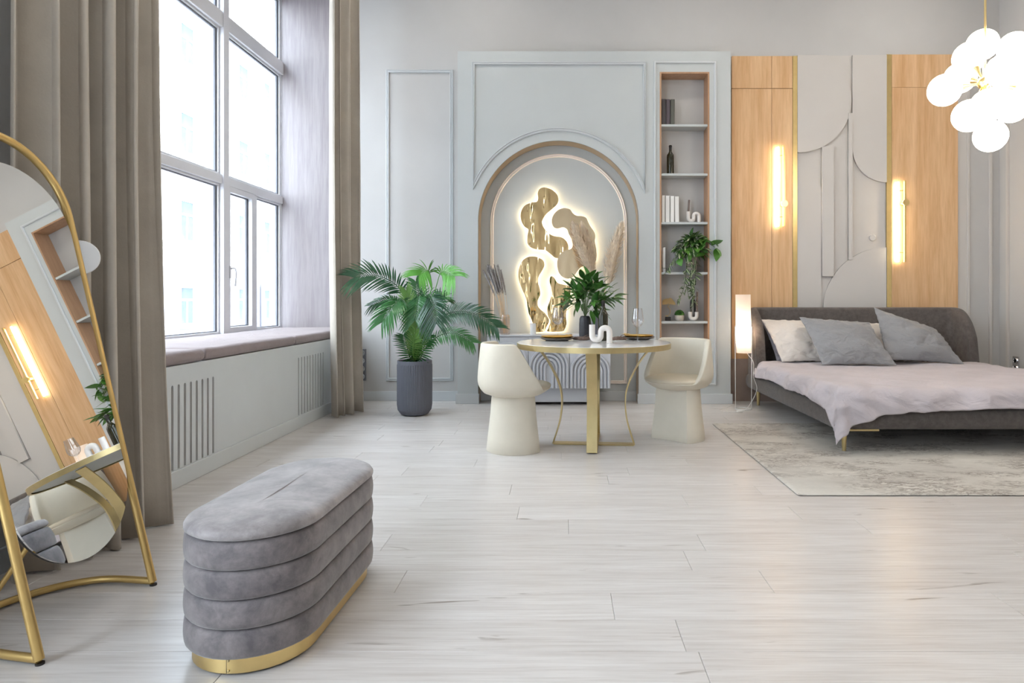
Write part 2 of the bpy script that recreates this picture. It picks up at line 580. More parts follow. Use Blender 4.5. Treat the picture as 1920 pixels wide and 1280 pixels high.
def sweep(path, prof, closed, plane):
    """profile [(offset, height)] swept along a 2-D path with mitred corners; plane maps (u, v, height) to world."""
    m = len(path); P = [Vector(p) for p in path]
    rows = []
    for i in range(m):
        a = P[i] - P[i - 1] if (i > 0 or closed) else P[1] - P[0]
        b = P[(i + 1) % m] - P[i] if (i < m - 1 or closed) else P[i] - P[i - 1]
        a.normalize(); b.normalize()
        na, nb = Vector((-a.y, a.x)), Vector((-b.y, b.x))
        mt = na + nb
        mt = mt / max(mt.dot(na), 0.25)
        rows.append([plane(P[i].x + mt.x * o, P[i].y + mt.y * o, h) for o, h in prof])
    mb = MB()
    mb.grid(rows, closed_u=True, closed_v=closed, cap=not closed)
    return mb
MOULD = [(-0.016, 0), (-0.016, 0.010), (-0.009, 0.016), (-0.004, 0.010), (0.006, 0.010), (0.011, 0.020), (0.016, 0.016), (0.016, 0)]
MOULD_THIN = [(-0.012, 0), (-0.012, 0.010), (-0.006, 0.016), (0.006, 0.016), (0.012, 0.010), (0.012, 0)]
def onwall(y):
    return lambda u, v, h: (u, y - h, v)

# ------------------------------------------------------------------ room dimensions (metres)
YB = 6.70            # back wall
YP = 6.51            # face of the built-out panel with the arched alcove
XL, XR = -2.19, 4.56
YR = -3.2            # wall behind the camera
ZC = 4.60
XW = -3.05           # window plane
def bx(px, Y=YB): return (px - VPX) * Y / FPX
def bz(py, Y=YB): return HC - (py - VPY) * Y / FPX

def struct(name, mb, mat, label, parent=None, **kw):
    o = build(name, mb, mat, parent, **kw)
    if parent is None:
        tagp(o, label, None, None, 'structure')
    return o

# ------------------------------------------------------------------ room shell
floor = struct('floor', MB().box(XL - 0.1, XR + 0.1, YR - 0.1, YB + 0.15, -0.2, -0.012), 'floor_plank', 'pale oak laminate plank floor across the whole room')
struct('ceiling', MB().box(XL - 1.2, XR + 0.2, YR - 0.2, YB + 0.4, ZC, ZC + 0.25), 'ceiling_paint', 'plain white ceiling high above the room')
wall_back = struct('wall_back', MB().box(XL - 0.02, XR + 0.2, YB, YB + 0.25, -0.2, ZC), 'wall_paint', 'pale grey painted back wall behind alcove and bed')
wall_right = struct('wall_right', MB().box(XR, XR + 0.2, YR - 0.2, YB + 0.02, -0.2, ZC), 'wall_paint', 'grey wall at the far right edge beyond the bed')
struct('wall_rear', MB().box(XL - 1.2, XR + 0.2, YR - 0.2, YR, -0.2, ZC), 'wall_paint', 'plain grey wall behind the viewer')
W1 = (2.90, 6.85); W2 = (-2.6, 1.35); WZ = (0.0, 4.30)  # second opening belongs to the added, unseen window
me = left_poly([[(YR - 0.1, -0.2), (W2[0], -0.2), (W2[0], WZ[1]), (W2[1], WZ[1]), (W2[1], -0.2), (W1[0], -0.2), (W1[0], WZ[1]), (W1[1], WZ[1]), (W1[1], -0.2), (W1[1] + 0.2, -0.2), (W1[1] + 0.2, ZC), (YR - 0.1, ZC)]], XW - 0.1, XL)
wall_left = struct('wall_left', me, 'wall_paint', 'blue-grey window wall on the left side of the room')
# outer sill walls below the windows
for (a, b) in (W1, W2):
    build('sill_wall', MB().box(XW - 0.1, XW + 0.06, a, b, -0.2, 0.66), 'wall_paint', wall_left)

# added round ceiling lamps, out of view, for fill light
for i, (cx, cy, lb) in enumerate(((-0.9, 5.6, 'in front of the palm'), (1.4, 5.4, 'between table and bed'), (3.5, 5.7, 'over the bed'), (-0.9, 2.6, 'over the ottoman'), (1.4, 2.4, 'over the open floor'), (3.4, 2.2, 'in front of the rug'), (-0.9, -0.4, 'behind the viewer on the window side'), (1.4, -0.6, 'straight behind the viewer'), (3.4, -0.8, 'behind the viewer on the right side'))):
    t_ = thing('ceiling_fill_lamp', 'added round ceiling lamp for fill light, ' + lb, 'ceiling lamp', (cx, cy, ZC), 'added ceiling fill lamps')
    build('rim', MB().lathe([(0.26, ZC - 0.0005), (0.27, ZC - 0.05), (0.25, ZC - 0.055), (0.245, ZC - 0.01)], (cx, cy, 0), 36, False), 'ceiling_paint', t_, smooth=40)
    build('diffuser', MB().lathe([(0.0001, ZC - 0.045), (0.246, ZC - 0.045), (0.246, ZC - 0.035), (0.0001, ZC - 0.035)], (cx, cy, 0), 36, False), 'fill_lamp_glow', t_)

# planks: 0.193 m rows with staggered 1.38 m boards
PW, PL = 0.193, 1.38
plank_cache = {}
ny = int((YB - 0.75) / PW) + 1
for r in range(ny):
    y1 = YB + 0.06 - r * PW; y0 = y1 - PW
    x = XL + 0.0 - random.random() * PL
    while x < XR:
        a, b = max(x, XL + 0.0), min(x + PL, XR)
        if b - a > 0.05:
            key = round(b - a, 3)
            if key not in plank_cache:
                L2, W2_ = (b - a) / 2 - 0.0006, PW / 2 - 0.0005
                m_ = bpy.data.meshes.new('plank')
                q = MB()
                ch = 0.0015
                lo = [(-L2, -W2_), (L2, -W2_), (L2, W2_), (-L2, W2_)]
                hi = [(-L2 + ch, -W2_ + ch), (L2 - ch, -W2_ + ch), (L2 - ch, W2_ - ch), (-L2 + ch, W2_ - ch)]
                q.grid([[(p[0], p[1], -0.012) for p in lo], [(p[0], p[1], -0.001) for p in lo], [(p[0], p[1], 0.0) for p in hi]], closed_u=True, cap=True)
                m_.from_pydata(q.v, [], q.f); m_.materials.append(M['floor_plank'])
                plank_cache[key] = m_
            inst('plank', plank_cache[key], floor, ((a + b) / 2, (y0 + y1) / 2, 0))
        x += PL

# ------------------------------------------------------------------ built-out panel with arched alcove and bookcase opening
PX0, PX1, PZ = bx(858, YP), bx(1370, YP), bz(96, YP)
AX, AR = bx(1047, YP), 150.5 * YP / FPX
AZ = bz(414, YP)
SX0, SX1, SZ0, SZ1 = bx(1237, YP), bx(1330, YP), 0.335, bz(135, YP)
arch = [(AX + AR * math.cos(a), AZ + AR * math.sin(a)) for a in [PI - PI * k / 48 for k in range(49)]]
outline = [(PX0, 0), (AX - AR, 0)] + arch + [(AX + AR, 0), (PX1, 0), (PX1, PZ), (PX0, PZ)]
panel = struct('wall_alcove', back_poly([outline, rect(SX0, SX1, SZ0, SZ1)], YP, YB), 'panel_paint', 'pale grey built-out wall panel with a tall round-arched alcove', smooth=20)
build('alcove_back', back_poly([[(AX - AR - 0.02, 0.0)] + [(AX + (AR + 0.02) * math.cos(a), AZ + (AR + 0.02) * math.sin(a)) for a in [PI - PI * k / 48 for k in range(49)]] + [(AX + AR + 0.02, 0.0)]], YB - 0.0015, YB - 0.0005), 'panel_paint', panel)
# thin brass-toned lining of the arch
lin = [(AX - AR + 0.004, 0)] + [(AX + (AR - 0.004) * math.cos(a), AZ + (AR - 0.004) * math.sin(a)) for a in [PI - PI * k / 48 for k in range(49)]] + [(AX + AR - 0.004, 0)]
rows = [[(p[0], YP - 0.002, p[1]) for p in lin], [(p[0], YB, p[1]) for p in lin]]
build('arch_lining', MB().grid(rows), 'gold_jamb', panel, smooth=True, fix=False)
# mouldings
def trim(name, path, closed, y, mat='trim_paint', prof=MOULD, label='', parent=None):
    return struct(name, sweep(path, prof, closed, onwall(y)), mat, label, parent, smooth=35)
trim('trim_1', rect(bx(727), bx(847), bz(711), bz(134)), True, YB, label='tall rectangular moulding frame on wall behind the palm')
R2 = 171 * YP / FPX
x0, x1, zt = bx(888, YP), bx(1209, YP), bz(119, YP)
a0 = math.acos((x1 - AX) / R2); a1 = math.acos((x0 - AX) / R2)
arcpts = [(AX + R2 * math.cos(a1 + (a0 - a1) * k / 40), AZ + R2 * math.sin(a1 + (a0 - a1) * k / 40)) for k in range(41)]
trim('trim_2', arcpts + [(x1, zt), (x0, zt)], True, YP, label='moulding frame above alcove with arc-shaped lower edge')
trim('trim_3', rect(bx(1228, YP), bx(1341, YP), bz(720, YP), bz(117, YP)), True, YP, label='moulding frame around the wall bookcase', prof=MOULD_THIN)
RI = 125 * YB / FPX; IX = bx(1047.5); IZ = bz(417)
inner = [(IX - RI, bz(716))] + [(IX + RI * math.cos(PI - PI * k / 48), IZ + RI * math.sin(PI - PI * k / 48)) for k in range(49)] + [(IX + RI, bz(716))]
trim('trim_4', inner, True, YB, 'moulding_lit', MOULD, 'arched moulding on the alcove back, lit look in its paint')
# baseboards
def bboard(name, x0, x1, y, label):
    struct(name, MB().box(x0, x1, y - 0.018, y + 0.01, 0.0, 0.10), 'trim_paint', label, bevel=0.004)
bboard('baseboard_back', XL, PX0, YB, 'pale grey baseboard behind the palm')
bboard('baseboard_alcove', AX - AR, AX + AR, YB, 'baseboard along the back of the alcove')
bboard('baseboard_pier', PX0 - 0.018, AX - AR + 0.012, YP, 'baseboard around the pier left of the alcove')
bboard('baseboard_bookcase', AX + AR - 0.012, PX1 + 0.018, YP, 'baseboard under the wall bookcase')
struct('baseboard_right', MB().box(XR - 0.018, XR + 0.01, YR, YB, 0, 0.10), 'trim_paint', 'baseboard along the right wall')
# dark skirting panel below the oak wall panels
struct('trim_9', MB().box(PX1, bx(1793), YB - 0.03, YB - 0.0005, 0, bz(672.5)), 'dark_skirting', 'dark brown-grey panel low on the wall behind the bed')
# vertical ribs on the corner
for i, (px, Y, side) in enumerate(((1799, YB, 0), (1814, YB, 0), (1856, YB, 0), (1891, 6.56, 1))):
    if side == 0:
        x = bx(px)
        mb = MB().box(x - 0.014, x + 0.014, YB - 0.022, YB + 0.01, 0.1, bz(105)) if i else MB().box(bx(1793), bx(1814), YB - 0.012, YB + 0.01, 0.1, bz(105))
    else:
        mb = MB().box(XR - 0.022, XR + 0.01, Y - 0.014, Y + 0.014, 0.1, bz(105))
    struct('trim_%d' % (5 + i), mb, 'relief_paint', ('flat pale strip at the right edge of the oak panel', 'first vertical rib right of the oak panel', 'second vertical rib in front of the room corner', 'vertical rib on the right wall by the corner')[i], bevel=0.004)

# ------------------------------------------------------------------ window wall
def window(name, W, label, sash):
    y0, y1 = W
    z0, z1 = 0.66, WZ[1]
    win = thing(name, label, None, (XW, (y0 + y1) / 2, z0)); win['kind'] = 'structure'
    xa, xb = XW - 0.04, XW + 0.04
    def bar(nm, a, b, c, d, dx=0.0):
        build(nm, MB().box(xa - dx, xb + dx, a, b, c, d), 'upvc', win, bevel=0.006)
    cols = [y0, y1 - 2.62, y1 - 1.19, y1]
    f = 0.05
    bar('frame_jamb', y0, y0 + f, z0, z1); bar('frame_jamb', y1 - f * 0.6, y1, z0, z1)
    bar('frame_head', y0, y1, z1 - f, z1); bar('frame_sill', y0, y1, z0, z0 + 0.10)
    for c in cols[1:3]: bar('mullion', c - 0.045, c + 0.045, z0, z1, 0.03)
    bar('transom', y0, y1, 3.45, 3.585, 0.02); bar('transom', y0, y1, 2.075, 2.155, 0.012)
    for i in range(3):
        a, b = cols[i] + (0.045 if i else f), cols[i + 1] - (0.045 if i < 2 else f * 0.6)
        for (c, d) in ((z0 + 0.10, 2.075), (2.155, 3.45), (3.585, z1 - f)):
            cells = [(a, b)]
            if sash and i == 2 and d < 2.1:
                cells = [(a, a + 0.50), (a + 0.56, b)]
                bar('mullion', a + 0.50, a + 0.56, c, d, 0.01)
            for k, (p, q) in enumerate(cells):
                # glazing bead frame then pane
                gb = 0.05 if (len(cells) == 2 and k == 0) else 0.018
                bead = left_poly([rect(p, q, c, d), rect(p + gb, q - gb, c + gb, d - gb)], XW - 0.03, XW + (0.055 if gb > 0.03 else 0.03))
                be = build('sash' if gb > 0.03 else 'glazing_bead', bead, 'upvc', win, bevel=0.004)
                gk = left_poly([rect(p + gb, q - gb, c + gb, d - gb), rect(p + gb + 0.008, q - gb - 0.008, c + gb + 0.008, d - gb - 0.008)], XW - 0.012, XW + 0.016)
                build('gasket', gk, 'gasket', be)
                build('pane', MB().box(XW - 0.003, XW + 0.003, p + gb, q - gb, c + gb, d - gb), 'window_glass', win)
                if gb > 0.03:
                    h = MB().box(XW + 0.055, XW + 0.068, p + 0.012, p + 0.038, 1.25, 1.36)
                    h.tube(cr([(XW + 0.06, p + 0.025, 1.33), (XW + 0.10, p + 0.025, 1.34), (XW + 0.115, p + 0.03, 1.30), (XW + 0.105, p + 0.035, 1.18)], 6), 0.008, 8)
                    build('handle', h, 'upvc', be, smooth=40)
    return win
window('window_1', W1, 'tall white-framed window with several panes between the curtains', True)
window('fill_window', W2, 'added white-framed window behind the viewer for fill daylight', False)  # unseen window, added to let fill light in from behind
# wooden reveals
trims = (('trim_10', W1[1] - 0.02, W1[1], 'pale grey-wood side lining of the window recess by right curtain'), ('trim_11', W1[0], W1[0] + 0.02, 'pale wood side lining of the window recess behind left curtain'))
for n_, a, b, lb in trims:
    struct(n_, MB().box(XW + 0.04, XL - 0.002, a, b, 0.66, WZ[1]), 'reveal_wood', lb)
struct('trim_12', MB().box(XW + 0.04, XL - 0.002, W1[0] + 0.02, W1[1] - 0.02, WZ[1] - 0.02, WZ[1]), 'reveal_wood', 'wood lining at the head of the window recess')

# radiator cover / window bench with slotted grilles
rc = thing('radiator_cover', 'pale grey window bench cover with vertical grille slots below cushions', 'radiator cover', (XL, 4.875, 0))
def slot(yc, z0, z1, wd=0.0105):
    pts = [(yc - wd, z0), (yc + wd, z0)]
    return pts + [(yc + wd * math.cos(PI * k / 6), z1 + wd * math.sin(PI * k / 6)) for k in range(7)]
slots = [slot(3.462 + 0.0596 * k, 0.102, 0.57) for k in range(-3, 10)] + [slot(5.288 + 0.0596 * k, 0.102, 0.57) for k in range(10)]
fp = left_poly([rect(W1[0] + 0.005, W1[1] - 0.005, 0.0, 0.687)] + slots, XL - 0.022, XL)
build('front_panel', fp, 'radiator_paint', rc, smooth=30)
build('slot_backing', MB().box(XL - 0.05, XL - 0.0225, W1[0] + 0.01, W1[1] - 0.01, 0.02, 0.66), 'slot_wood', rc)
build('bench_top', MB().box(XW + 0.062, XL - 0.024, W1[0] + 0.022, W1[1] - 0.022, 0.667, 0.687), 'radiator_paint', rc, bevel=0.003)
build('kick_board', MB().box(XL + 0.0005, XL + 0.016, W1[0] + 0.005, YB - 0.001, 0.0, 0.10), 'radiator_paint', rc, bevel=0.004)
struct('baseboard_left', MB().box(XL + 0.0005, XL + 0.016, YR, W1[0], 0.0, 0.10), 'trim_paint', 'baseboard along the left wall', bevel=0.004)

def soft_box(x0, x1, y0, y1, z0, z1, bul=0.012, seed=0, nx=24, ny_=36, wr=0.006):
    rows = []
    cx, cy = (x0 + x1) / 2, (y0 + y1) / 2
    hx, hy = (x1 - x0) / 2, (y1 - y0) / 2
    h = z1 - z0
    r = min(0.028, h * 0.4)
    def pt(u, v, top):
        x, y = cx + u * hx, cy + v * hy
        e = min(hx * (1 - abs(u)), hy * (1 - abs(v)))
        rd = 0.0 if e >= r else r - math.sqrt(max(r * r - (r - e) ** 2, 0))
        n1 = noise.noise(Vector((x * 3.2 + seed, y * 5, 1.3))) + 0.6 * noise.noise(Vector((x * 9, y * 8 + seed, 4.1)))
        if top: return (x, y, z1 - rd + bul * (1 - u * u) * (1 - v * v) + wr * n1 * min(1, e / 0.05))
        return (x, y, z0 + rd)
    us = [math.sin((-1 + 2 * i / nx) * PI / 2) for i in range(nx + 1)]
    vs_ = [math.sin((-1 + 2 * i / ny_) * PI / 2) for i in range(ny_ + 1)]
    mb = MB()
    mb.grid([[pt(u, v, True) for u in us] for v in vs_])
    k = len(mb.v)
    mb.grid([[pt(u, v, False) for u in us] for v in vs_])
    ring = [(0, j) for j in range(nx + 1)] + [(i, nx) for i in range(1, ny_ + 1)] + [(ny_, j) for j in range(nx - 1, -1, -1)] + [(i, 0) for i in range(ny_ - 1, 0, -1)]
    idx = [i * (nx + 1) + j for i, j in ring]
    m = len(idx)
    for a in range(m):
        b = (a + 1) % m
        mb.f.append((idx[a], idx[b], idx[b] + k, idx[a] + k))
    return mb
for i, (a, b, lb) in enumerate(((2.93, 3.892, 'mauve seat cushion on window bench nearest the left curtain'), (3.908, 5.213, 'long mauve seat cushion in the middle of the window bench'), (5.229, 6.825, 'mauve seat cushion on window bench nearest the right curtain'))):
    build('bench_cushion', soft_box(XW + 0.08, XL + 0.004, a, b, 0.688, 0.764, 0.01, i * 7.0), 'cushion_mauve', None, smooth=60, label=lb, cat='cushion', group='window bench cushions')

# ------------------------------------------------------------------ curtains
def curtain(name, line, folds, amp, z0, z1, label, seed, flare=None, depthdir=1, sharp=1.0):
    P = cr(line, 10)
    L = [0.0]
    for a, b in zip(P, P[1:]): L.append(L[-1] + (b - a).length)
    def at(sv):
        d = sv * L[-1]
        for i in range(len(P) - 1):
            if L[i + 1] >= d - 1e-9:
                k = (d - L[i]) / max(L[i + 1] - L[i], 1e-9)
                tg = (P[i + 1] - P[i]).normalized()
                return P[i].lerp(P[i + 1], k), tg
        return P[-1], (P[-1] - P[-2]).normalized()
    n, m = 220, 26
    rows = []
    for j in range(m + 1):
        zt = j / m
        z = z0 + (z1 - z0) * zt
        row = []
        for i in range(n + 1):
            sv = i / n
            p, tg = at(sv)
            nr = Vector((tg.y, -tg.x, 0)) * depthdir
            ph = sv * folds * 2 * PI + 0.9 * math.sin(sv * 9 + seed) + 0.5 * noise.noise(Vector((sv * 5, seed, zt * 0.5)))
            wv = 2 * abs(math.cos(ph / 2)) ** sharp - 1
            am = amp * (0.75 + 0.5 * noise.noise(Vector((sv * 3.0, seed + 5, 0)))) * (1 + (0.25 * (1 - zt) ** 2))
            side = -0.30 * amp * math.sin(ph)
            q = p + nr * (am * wv) + tg * side
            q = q + nr * 0.012 * noise.noise(Vector((sv * 14, zt * 3, seed)))
            if flare:
                q = q + flare(sv, zt)
            row.append((q.x, q.y, z + (0.01 * noise.noise(Vector((sv * 6, seed, 2))) if j == 0 else 0)))
        rows.append(row)
    mb = MB().grid(rows)
    o = build(name, mb, 'curtain_velvet', None, smooth=True, fix=False, label=label, cat='curtain')
    s = o.modifiers.new('thick', 'SOLIDIFY'); s.thickness = 0.006; s.offset = 0
    return o
curtain('curtain', [(-2.06, 2.40, 0), (-2.00, 2.60, 0), (-1.94, 2.82, 0), (-1.94, 3.00, 0)], 5.6, 0.105, 0.012, 4.45,
        'taupe velvet curtain hanging beside the arched mirror', 1.7, lambda s, z: Vector((0.02, 0.10, 0)) * (s ** 3) * max(0, 1 - z * 2.2) ** 1.5, 1, 1.0)
curtain('curtain', [(-2.09, 5.68, 0), (-2.02, 5.86, 0), (-1.94, 6.06, 0)], 3.6, 0.06, 0.012, 4.45,
        'taupe velvet curtain hanging beside the potted palm', 4.2, lambda s, z: Vector((0.03, 0.0, 0)) * max(0, 1 - z * 2.5) ** 1.5, 1, 1.0)

# ------------------------------------------------------------------ oak panels, brass strips, relief
def slab(px0, px1, py0, py1, y0, y1, Y=YB):
    return MB().box(bx(px0, Y), bx(px1, Y), y0, y1, bz(py1, Y), bz(py0, Y))
ZB = 672
for lb, boards, strip in (('oak wall panel with brass edge strip beside the bookcase', ((1371, 1445, 107, 167), (1445.6, 1484, 107, 167), (1371, 1445, 168, ZB), (1445.6, 1484, 168, ZB)), (1484.5, 1493, 107)),
                          ('oak wall panel with brass edge strip behind the globe pendant', ((1669.5, 1793, 104, 165.4), (1669.5, 1793, 165.8, ZB)), (1660, 1669, 104))):
    th = thing('oak_wall_panel', lb, 'wall panel', (bx(sum(b[0] for b in boards) / len(boards)), YB, bz(ZB)))
    for b in boards:
        build('board', slab(*b, YB - 0.03, YB), 'oak_panel', th, bevel=0.0012, seg=1)
    build('brass_strip', slab(strip[0], strip[1], strip[2], ZB, YB - 0.033, YB), 'brass', th, bevel=0.001, seg=1)

rl = thing('relief_panel', 'pale wall relief of overlapping circles and bars above the bed', 'wall panel', (bx(1576), YB, bz(ZB)))
build('backing', slab(1493.3, 1659.7, 105, ZB, YB - 0.010, YB), 'relief_paint', rl)
def rp(name, pts, th):
    build(name, back_poly([[(bx(x), bz(y)) for x, y in pts]], YB - th, YB - 0.016), 'relief_paint', rl)
cpts = [(1493.5, 286.4)] + [(1496 + 98 * math.cos(a), 189 + 98 * math.sin(a)) for a in [PI / 2 - (PI / 2 + 1.02) * k / 40 for k in range(41)]] + [(1493.5, 105.5)]
rp('disc', [p for p in cpts if p[1] >= 105], 0.034)
rp('side_board', [(1659.5, 105.5), (1596, 105.5), (1596, 279)] + [(1659.5 - 63.5 * math.cos(PI / 2 * k / 16), 279 + 63.5 * math.sin(PI / 2 * k / 16)) for k in range(1, 17)], 0.036)
rp('quarter_board', [(1493.5, 313)] + [(1493.5 + 44.5 * math.sin(PI / 2 * k / 14), 358 - 45 * math.cos(PI / 2 * k / 14)) for k in range(1, 15)] + [(1538, ZB), (1493.5, ZB)], 0.026)
rp('wide_bar', [(1538.5, 276), (1560, 276), (1560, 518), (1538.5, 518)], 0.048)
rp('thin_bar', [(1588, 214), (1595, 214), (1595, 487), (1588, 487)], 0.048)
rp('lower_disc', [(1659.5, 464)] + [(1659.5 - 118 * math.sin(PI / 2 * k / 20), 582 - 118 * math.cos(PI / 2 * k / 20)) for k in range(1, 21)] + [(1541.5, ZB), (1659.5, ZB)], 0.030)
# round knob on the relief
q = MB().lathe([(0.0001, 0), (0.032, 0), (0.034, 0.004), (0.034, 0.020), (0.030, 0.024), (0.0001, 0.024)], n=28, cap=False)
q.xf(Matrix.Translation((bx(1634), YB - 0.010, bz(446))) @ Matrix.Rotation(PI / 2, 4, 'X'))
build('wall_dial', q, 'relief_paint', None, smooth=40, label='small round pale dial on the wall relief', cat='thermostat')

# wall sconces
def sconce(pxb, py0, py1, pyd, label):
    Y = YB - 0.11
    x = bx(pxb, Y); z1, z0, zd = bz(py0, Y), bz(py1, Y), bz(pyd, Y)
    t = thing('wall_sconce', label, 'wall lamp', (x, YB - 0.03, z0), 'brass bar sconces on the oak panels')
    build('bar', MB().box(x - 0.010, x + 0.010, Y - 0.008, Y + 0.0115, z0, z1), 'brass', t, bevel=0.002)
    build('light_strip', MB().box(x - 0.050, x - 0.034, Y + 0.045, Y + 0.062, z0 + 0.006, z1 - 0.006), 'sconce_glow', t, bevel=0.003)
    q = MB().lathe([(0.0001, 0), (0.034, 0), (0.034, 0.018), (0.0001, 0.018)], n=24, cap=False)
    q.xf(Matrix.Translation((x, Y - 0.006, zd)) @ Matrix.Rotation(PI / 2, 4, 'X'))
    build('knob', q, 'brass', t, smooth=40)
    build('arm', MB().tube([(x, Y + 0.0, zd), (x, YB - 0.0305, zd)], 0.018, 16), 'brass', t, smooth=40)
    for zz in (z0 + 0.1, z1 - 0.1):
        build('clip', MB().tube([(x, Y + 0.01, zz), (x - 0.040, Y + 0.05, zz)], 0.004, 8), 'brass', t)
    return t
sconce(1470, 272, 424, 382, 'lit brass bar wall lamp on the oak panel beside the bookcase')
sconce(1697, 338, 491, 380, 'lit brass bar wall lamp on the oak panel behind the globe pendant')

# ------------------------------------------------------------------ bookcase
bc = thing('wall_bookcase', 'narrow built-in oak-lined bookcase with grey shelves', 'bookcase', ((SX0 + SX1) / 2, YB, SZ0))
tk = 0.016
build('side_board', MB().box(SX0, SX0 + tk, YP - 0.003, YB - 0.004, SZ0, SZ1), 'oak_shelf', bc)
build('side_board', MB().box(SX1 - tk, SX1, YP - 0.003, YB - 0.004, SZ0, SZ1), 'oak_shelf', bc)
build('top_board', MB().box(SX0 + tk, SX1 - tk, YP - 0.003, YB - 0.004, SZ1 - tk, SZ1), 'oak_shelf', bc)
build('bottom_board', MB().box(SX0 + tk, SX1 - tk, YP - 0.003, YB - 0.004, SZ0, SZ0 + tk), 'oak_shelf', bc)
build('back_board', MB().box(SX0, SX1, YB - 0.004, YB - 0.001, SZ0, SZ1), 'wall_paint', bc)
SH = [bz(y, YP + 0.01) for y in (233, 325, 416, 510, 602)]
for z in SH:
    build('shelf', MB().box(SX0 + tk, SX1 - tk, YP + 0.006, YB - 0.005, z - 0.024, z), 'panel_paint', bc, bevel=0.002)
SY = 6.60     # mid-depth of the shelves

def book(px0, px1, shelf, h, mat, label, group, lean=0.0, dep=0.14):
    Y = 6.54
    x0, x1 = bx(px0, Y), bx(px1, Y)
    wd = x1 - x0
    t = thing('book', label, 'book', ((x0 + x1) / 2, SY, SH[shelf] + 0.0005), group)
    X, Z = (x0 + x1) / 2, SH[shelf] + 0.0005
    h2 = wd / 2
    c = MB().box(X - h2, X - h2 + 0.003, Y, Y + dep, Z, Z + h).box(X + h2 - 0.003, X + h2, Y, Y + dep, Z, Z + h).box(X - h2 + 0.003, X + h2 - 0.003, Y, Y + 0.004, Z, Z + h)
    build('cover', c, mat, t, bevel=0.001, seg=1)
    build('pages', MB().box(X - h2 + 0.003, X + h2 - 0.003, Y + 0.004, Y + dep - 0.004, Z + 0.002, Z + h - 0.004), 'white_paper', t)
    t.rotation_euler = (0, lean, 0)
    return t
gb = 'dark books on the top shelf'
book(1240.8, 1248.6, 0, 0.265, 'book_dark', 'charcoal book against the left side of the top shelf', gb)
book(1249.2, 1256.4, 0, 0.262, 'book_plum', 'plum-grey book in the middle of the three dark books', gb)
book(1257.0, 1264.6, 0, 0.262, 'book_olive', 'olive-grey book, rightmost of three on the top shelf', gb, 0.012)
gw = 'white books on the third shelf'
for i, (a, b, lb, ln) in enumerate(((1240.8, 1246.6, 'first white book, against the left side of the third shelf', 0), (1247.8, 1255.6, 'second white book from the left on the third shelf', 0), (1256.8, 1264.2, 'third white book from the left on the third shelf', 0.006), (1265.8, 1273.4, 'last white book in the row, next to the shelf candle holder', -0.012))):
    book(a, b, 2, 0.275 - 0.004 * i, 'white_paper', lb, gw, ln)

def bottle(loc, label, h=0.305, group='dark wine bottles'):
    s = h / 0.305
    prof = [(0.0001, 0.004), (0.030, 0.0), (0.036, 0.004), (0.037, 0.01), (0.037, 0.185), (0.034, 0.205), (0.022, 0.225), (0.0145, 0.24), (0.0135, 0.285), (0.0155, 0.287), (0.0155, 0.299), (0.0135, 0.305), (0.010, 0.305), (0.010, 0.29), (0.0001, 0.288)]
    t = thing('wine_bottle', label, 'bottle', loc, group)
    build('body', MB().lathe([(r * s, z * s + loc[2]) for r, z in prof], (loc[0], loc[1], 0), 32, False), 'bottle_glass', t, smooth=50)
    build('foil', MB().lathe([(0.0142 * s, 0.245 * s + loc[2]), (0.0140 * s, 0.284 * s + loc[2]), (0.0160 * s, 0.2865 * s + loc[2]), (0.0160 * s, 0.2995 * s + loc[2])], (loc[0], loc[1], 0), 24, False), 'black_base', t, smooth=50)
    return t
bottle((bx(1257, SY), SY, SH[1] + 0.0005), 'dark green wine bottle standing on the second shelf')

def s_holder(loc, size, label, rz=0.0, candle=None):
    t = thing('candle_holder', label, 'candle holder', loc, 'white wave-shaped candle holders')
    k = size / 0.126
    r = 0.0205
    pts = [(-0.06, 0.126), (-0.06, 0.10), (-0.06, 0.055)]
    pts += [(-0.03 - 0.03 * math.cos(PI * i / 12), 0.052 - 0.030 * math.sin(PI * i / 12)) for i in range(1, 12)]
    pts += [(0.0, 0.058), (0.0, 0.066)]
    pts += [(0.03 - 0.03 * math.cos(PI * i / 12), 0.074 + 0.030 * math.sin(PI * i / 12)) for i in range(1, 12)]
    pts += [(0.06, 0.06), (0.06, 0.03), (0.06, 0.0)]
    lift = 0.0
    q = MB().tube([(x * k, 0, z * k) for x, z in pts], r * k, 16, up=(0, 1, 0))
    zmin = min(p[2] for p in q.v)
    q.v = [(p[0] + loc[0], p[1] + loc[1], max(p[2] - min(zmin, 0), 0) + loc[2]) for p in q.v]
    build('body', q, 'white_ceramic', t, smooth=50)
    if candle:
        c = MB().tube([(-0.06 * k + loc[0], loc[1], loc[2] + 0.11 * k), (-0.05 * k + loc[0], loc[1], loc[2] + 0.11 * k + candle)], 0.010, 12)
        build('candle', c, 'candle_taupe', t, smooth=40)
    t.rotation_euler = (0, 0, rz)
    return t
s_holder((bx(1300.5, SY), SY, SH[2] + 0.0005), 0.116, 'small white wave candle holder with taupe candle on the third shelf', candle=0.135)

def pillar(loc, r, h, label, mat='white_gloss'):
    t = thing('pillar_candle', label, 'candle', loc)
    build('wax', MB().lathe([(0.0001, 0), (r * 0.97, 0), (r, 0.004), (r, h - 0.006), (r * 0.93, h), (r * 0.55, h - 0.003), (0.0001, h - 0.006)], loc, 28, False), mat, t, smooth=40)
    build('wick', MB().tube([(loc[0], loc[1], loc[2] + h - 0.008), (loc[0] + 0.001, loc[1], loc[2] + h + 0.005)], 0.0012, 6), 'black_base', t)
    return t
pillar((bx(1244.6, 6.58), 6.58, SH[3] + 0.0005), 0.018, 0.255, 'tall white candle on the fourth shelf behind the trailing plant')

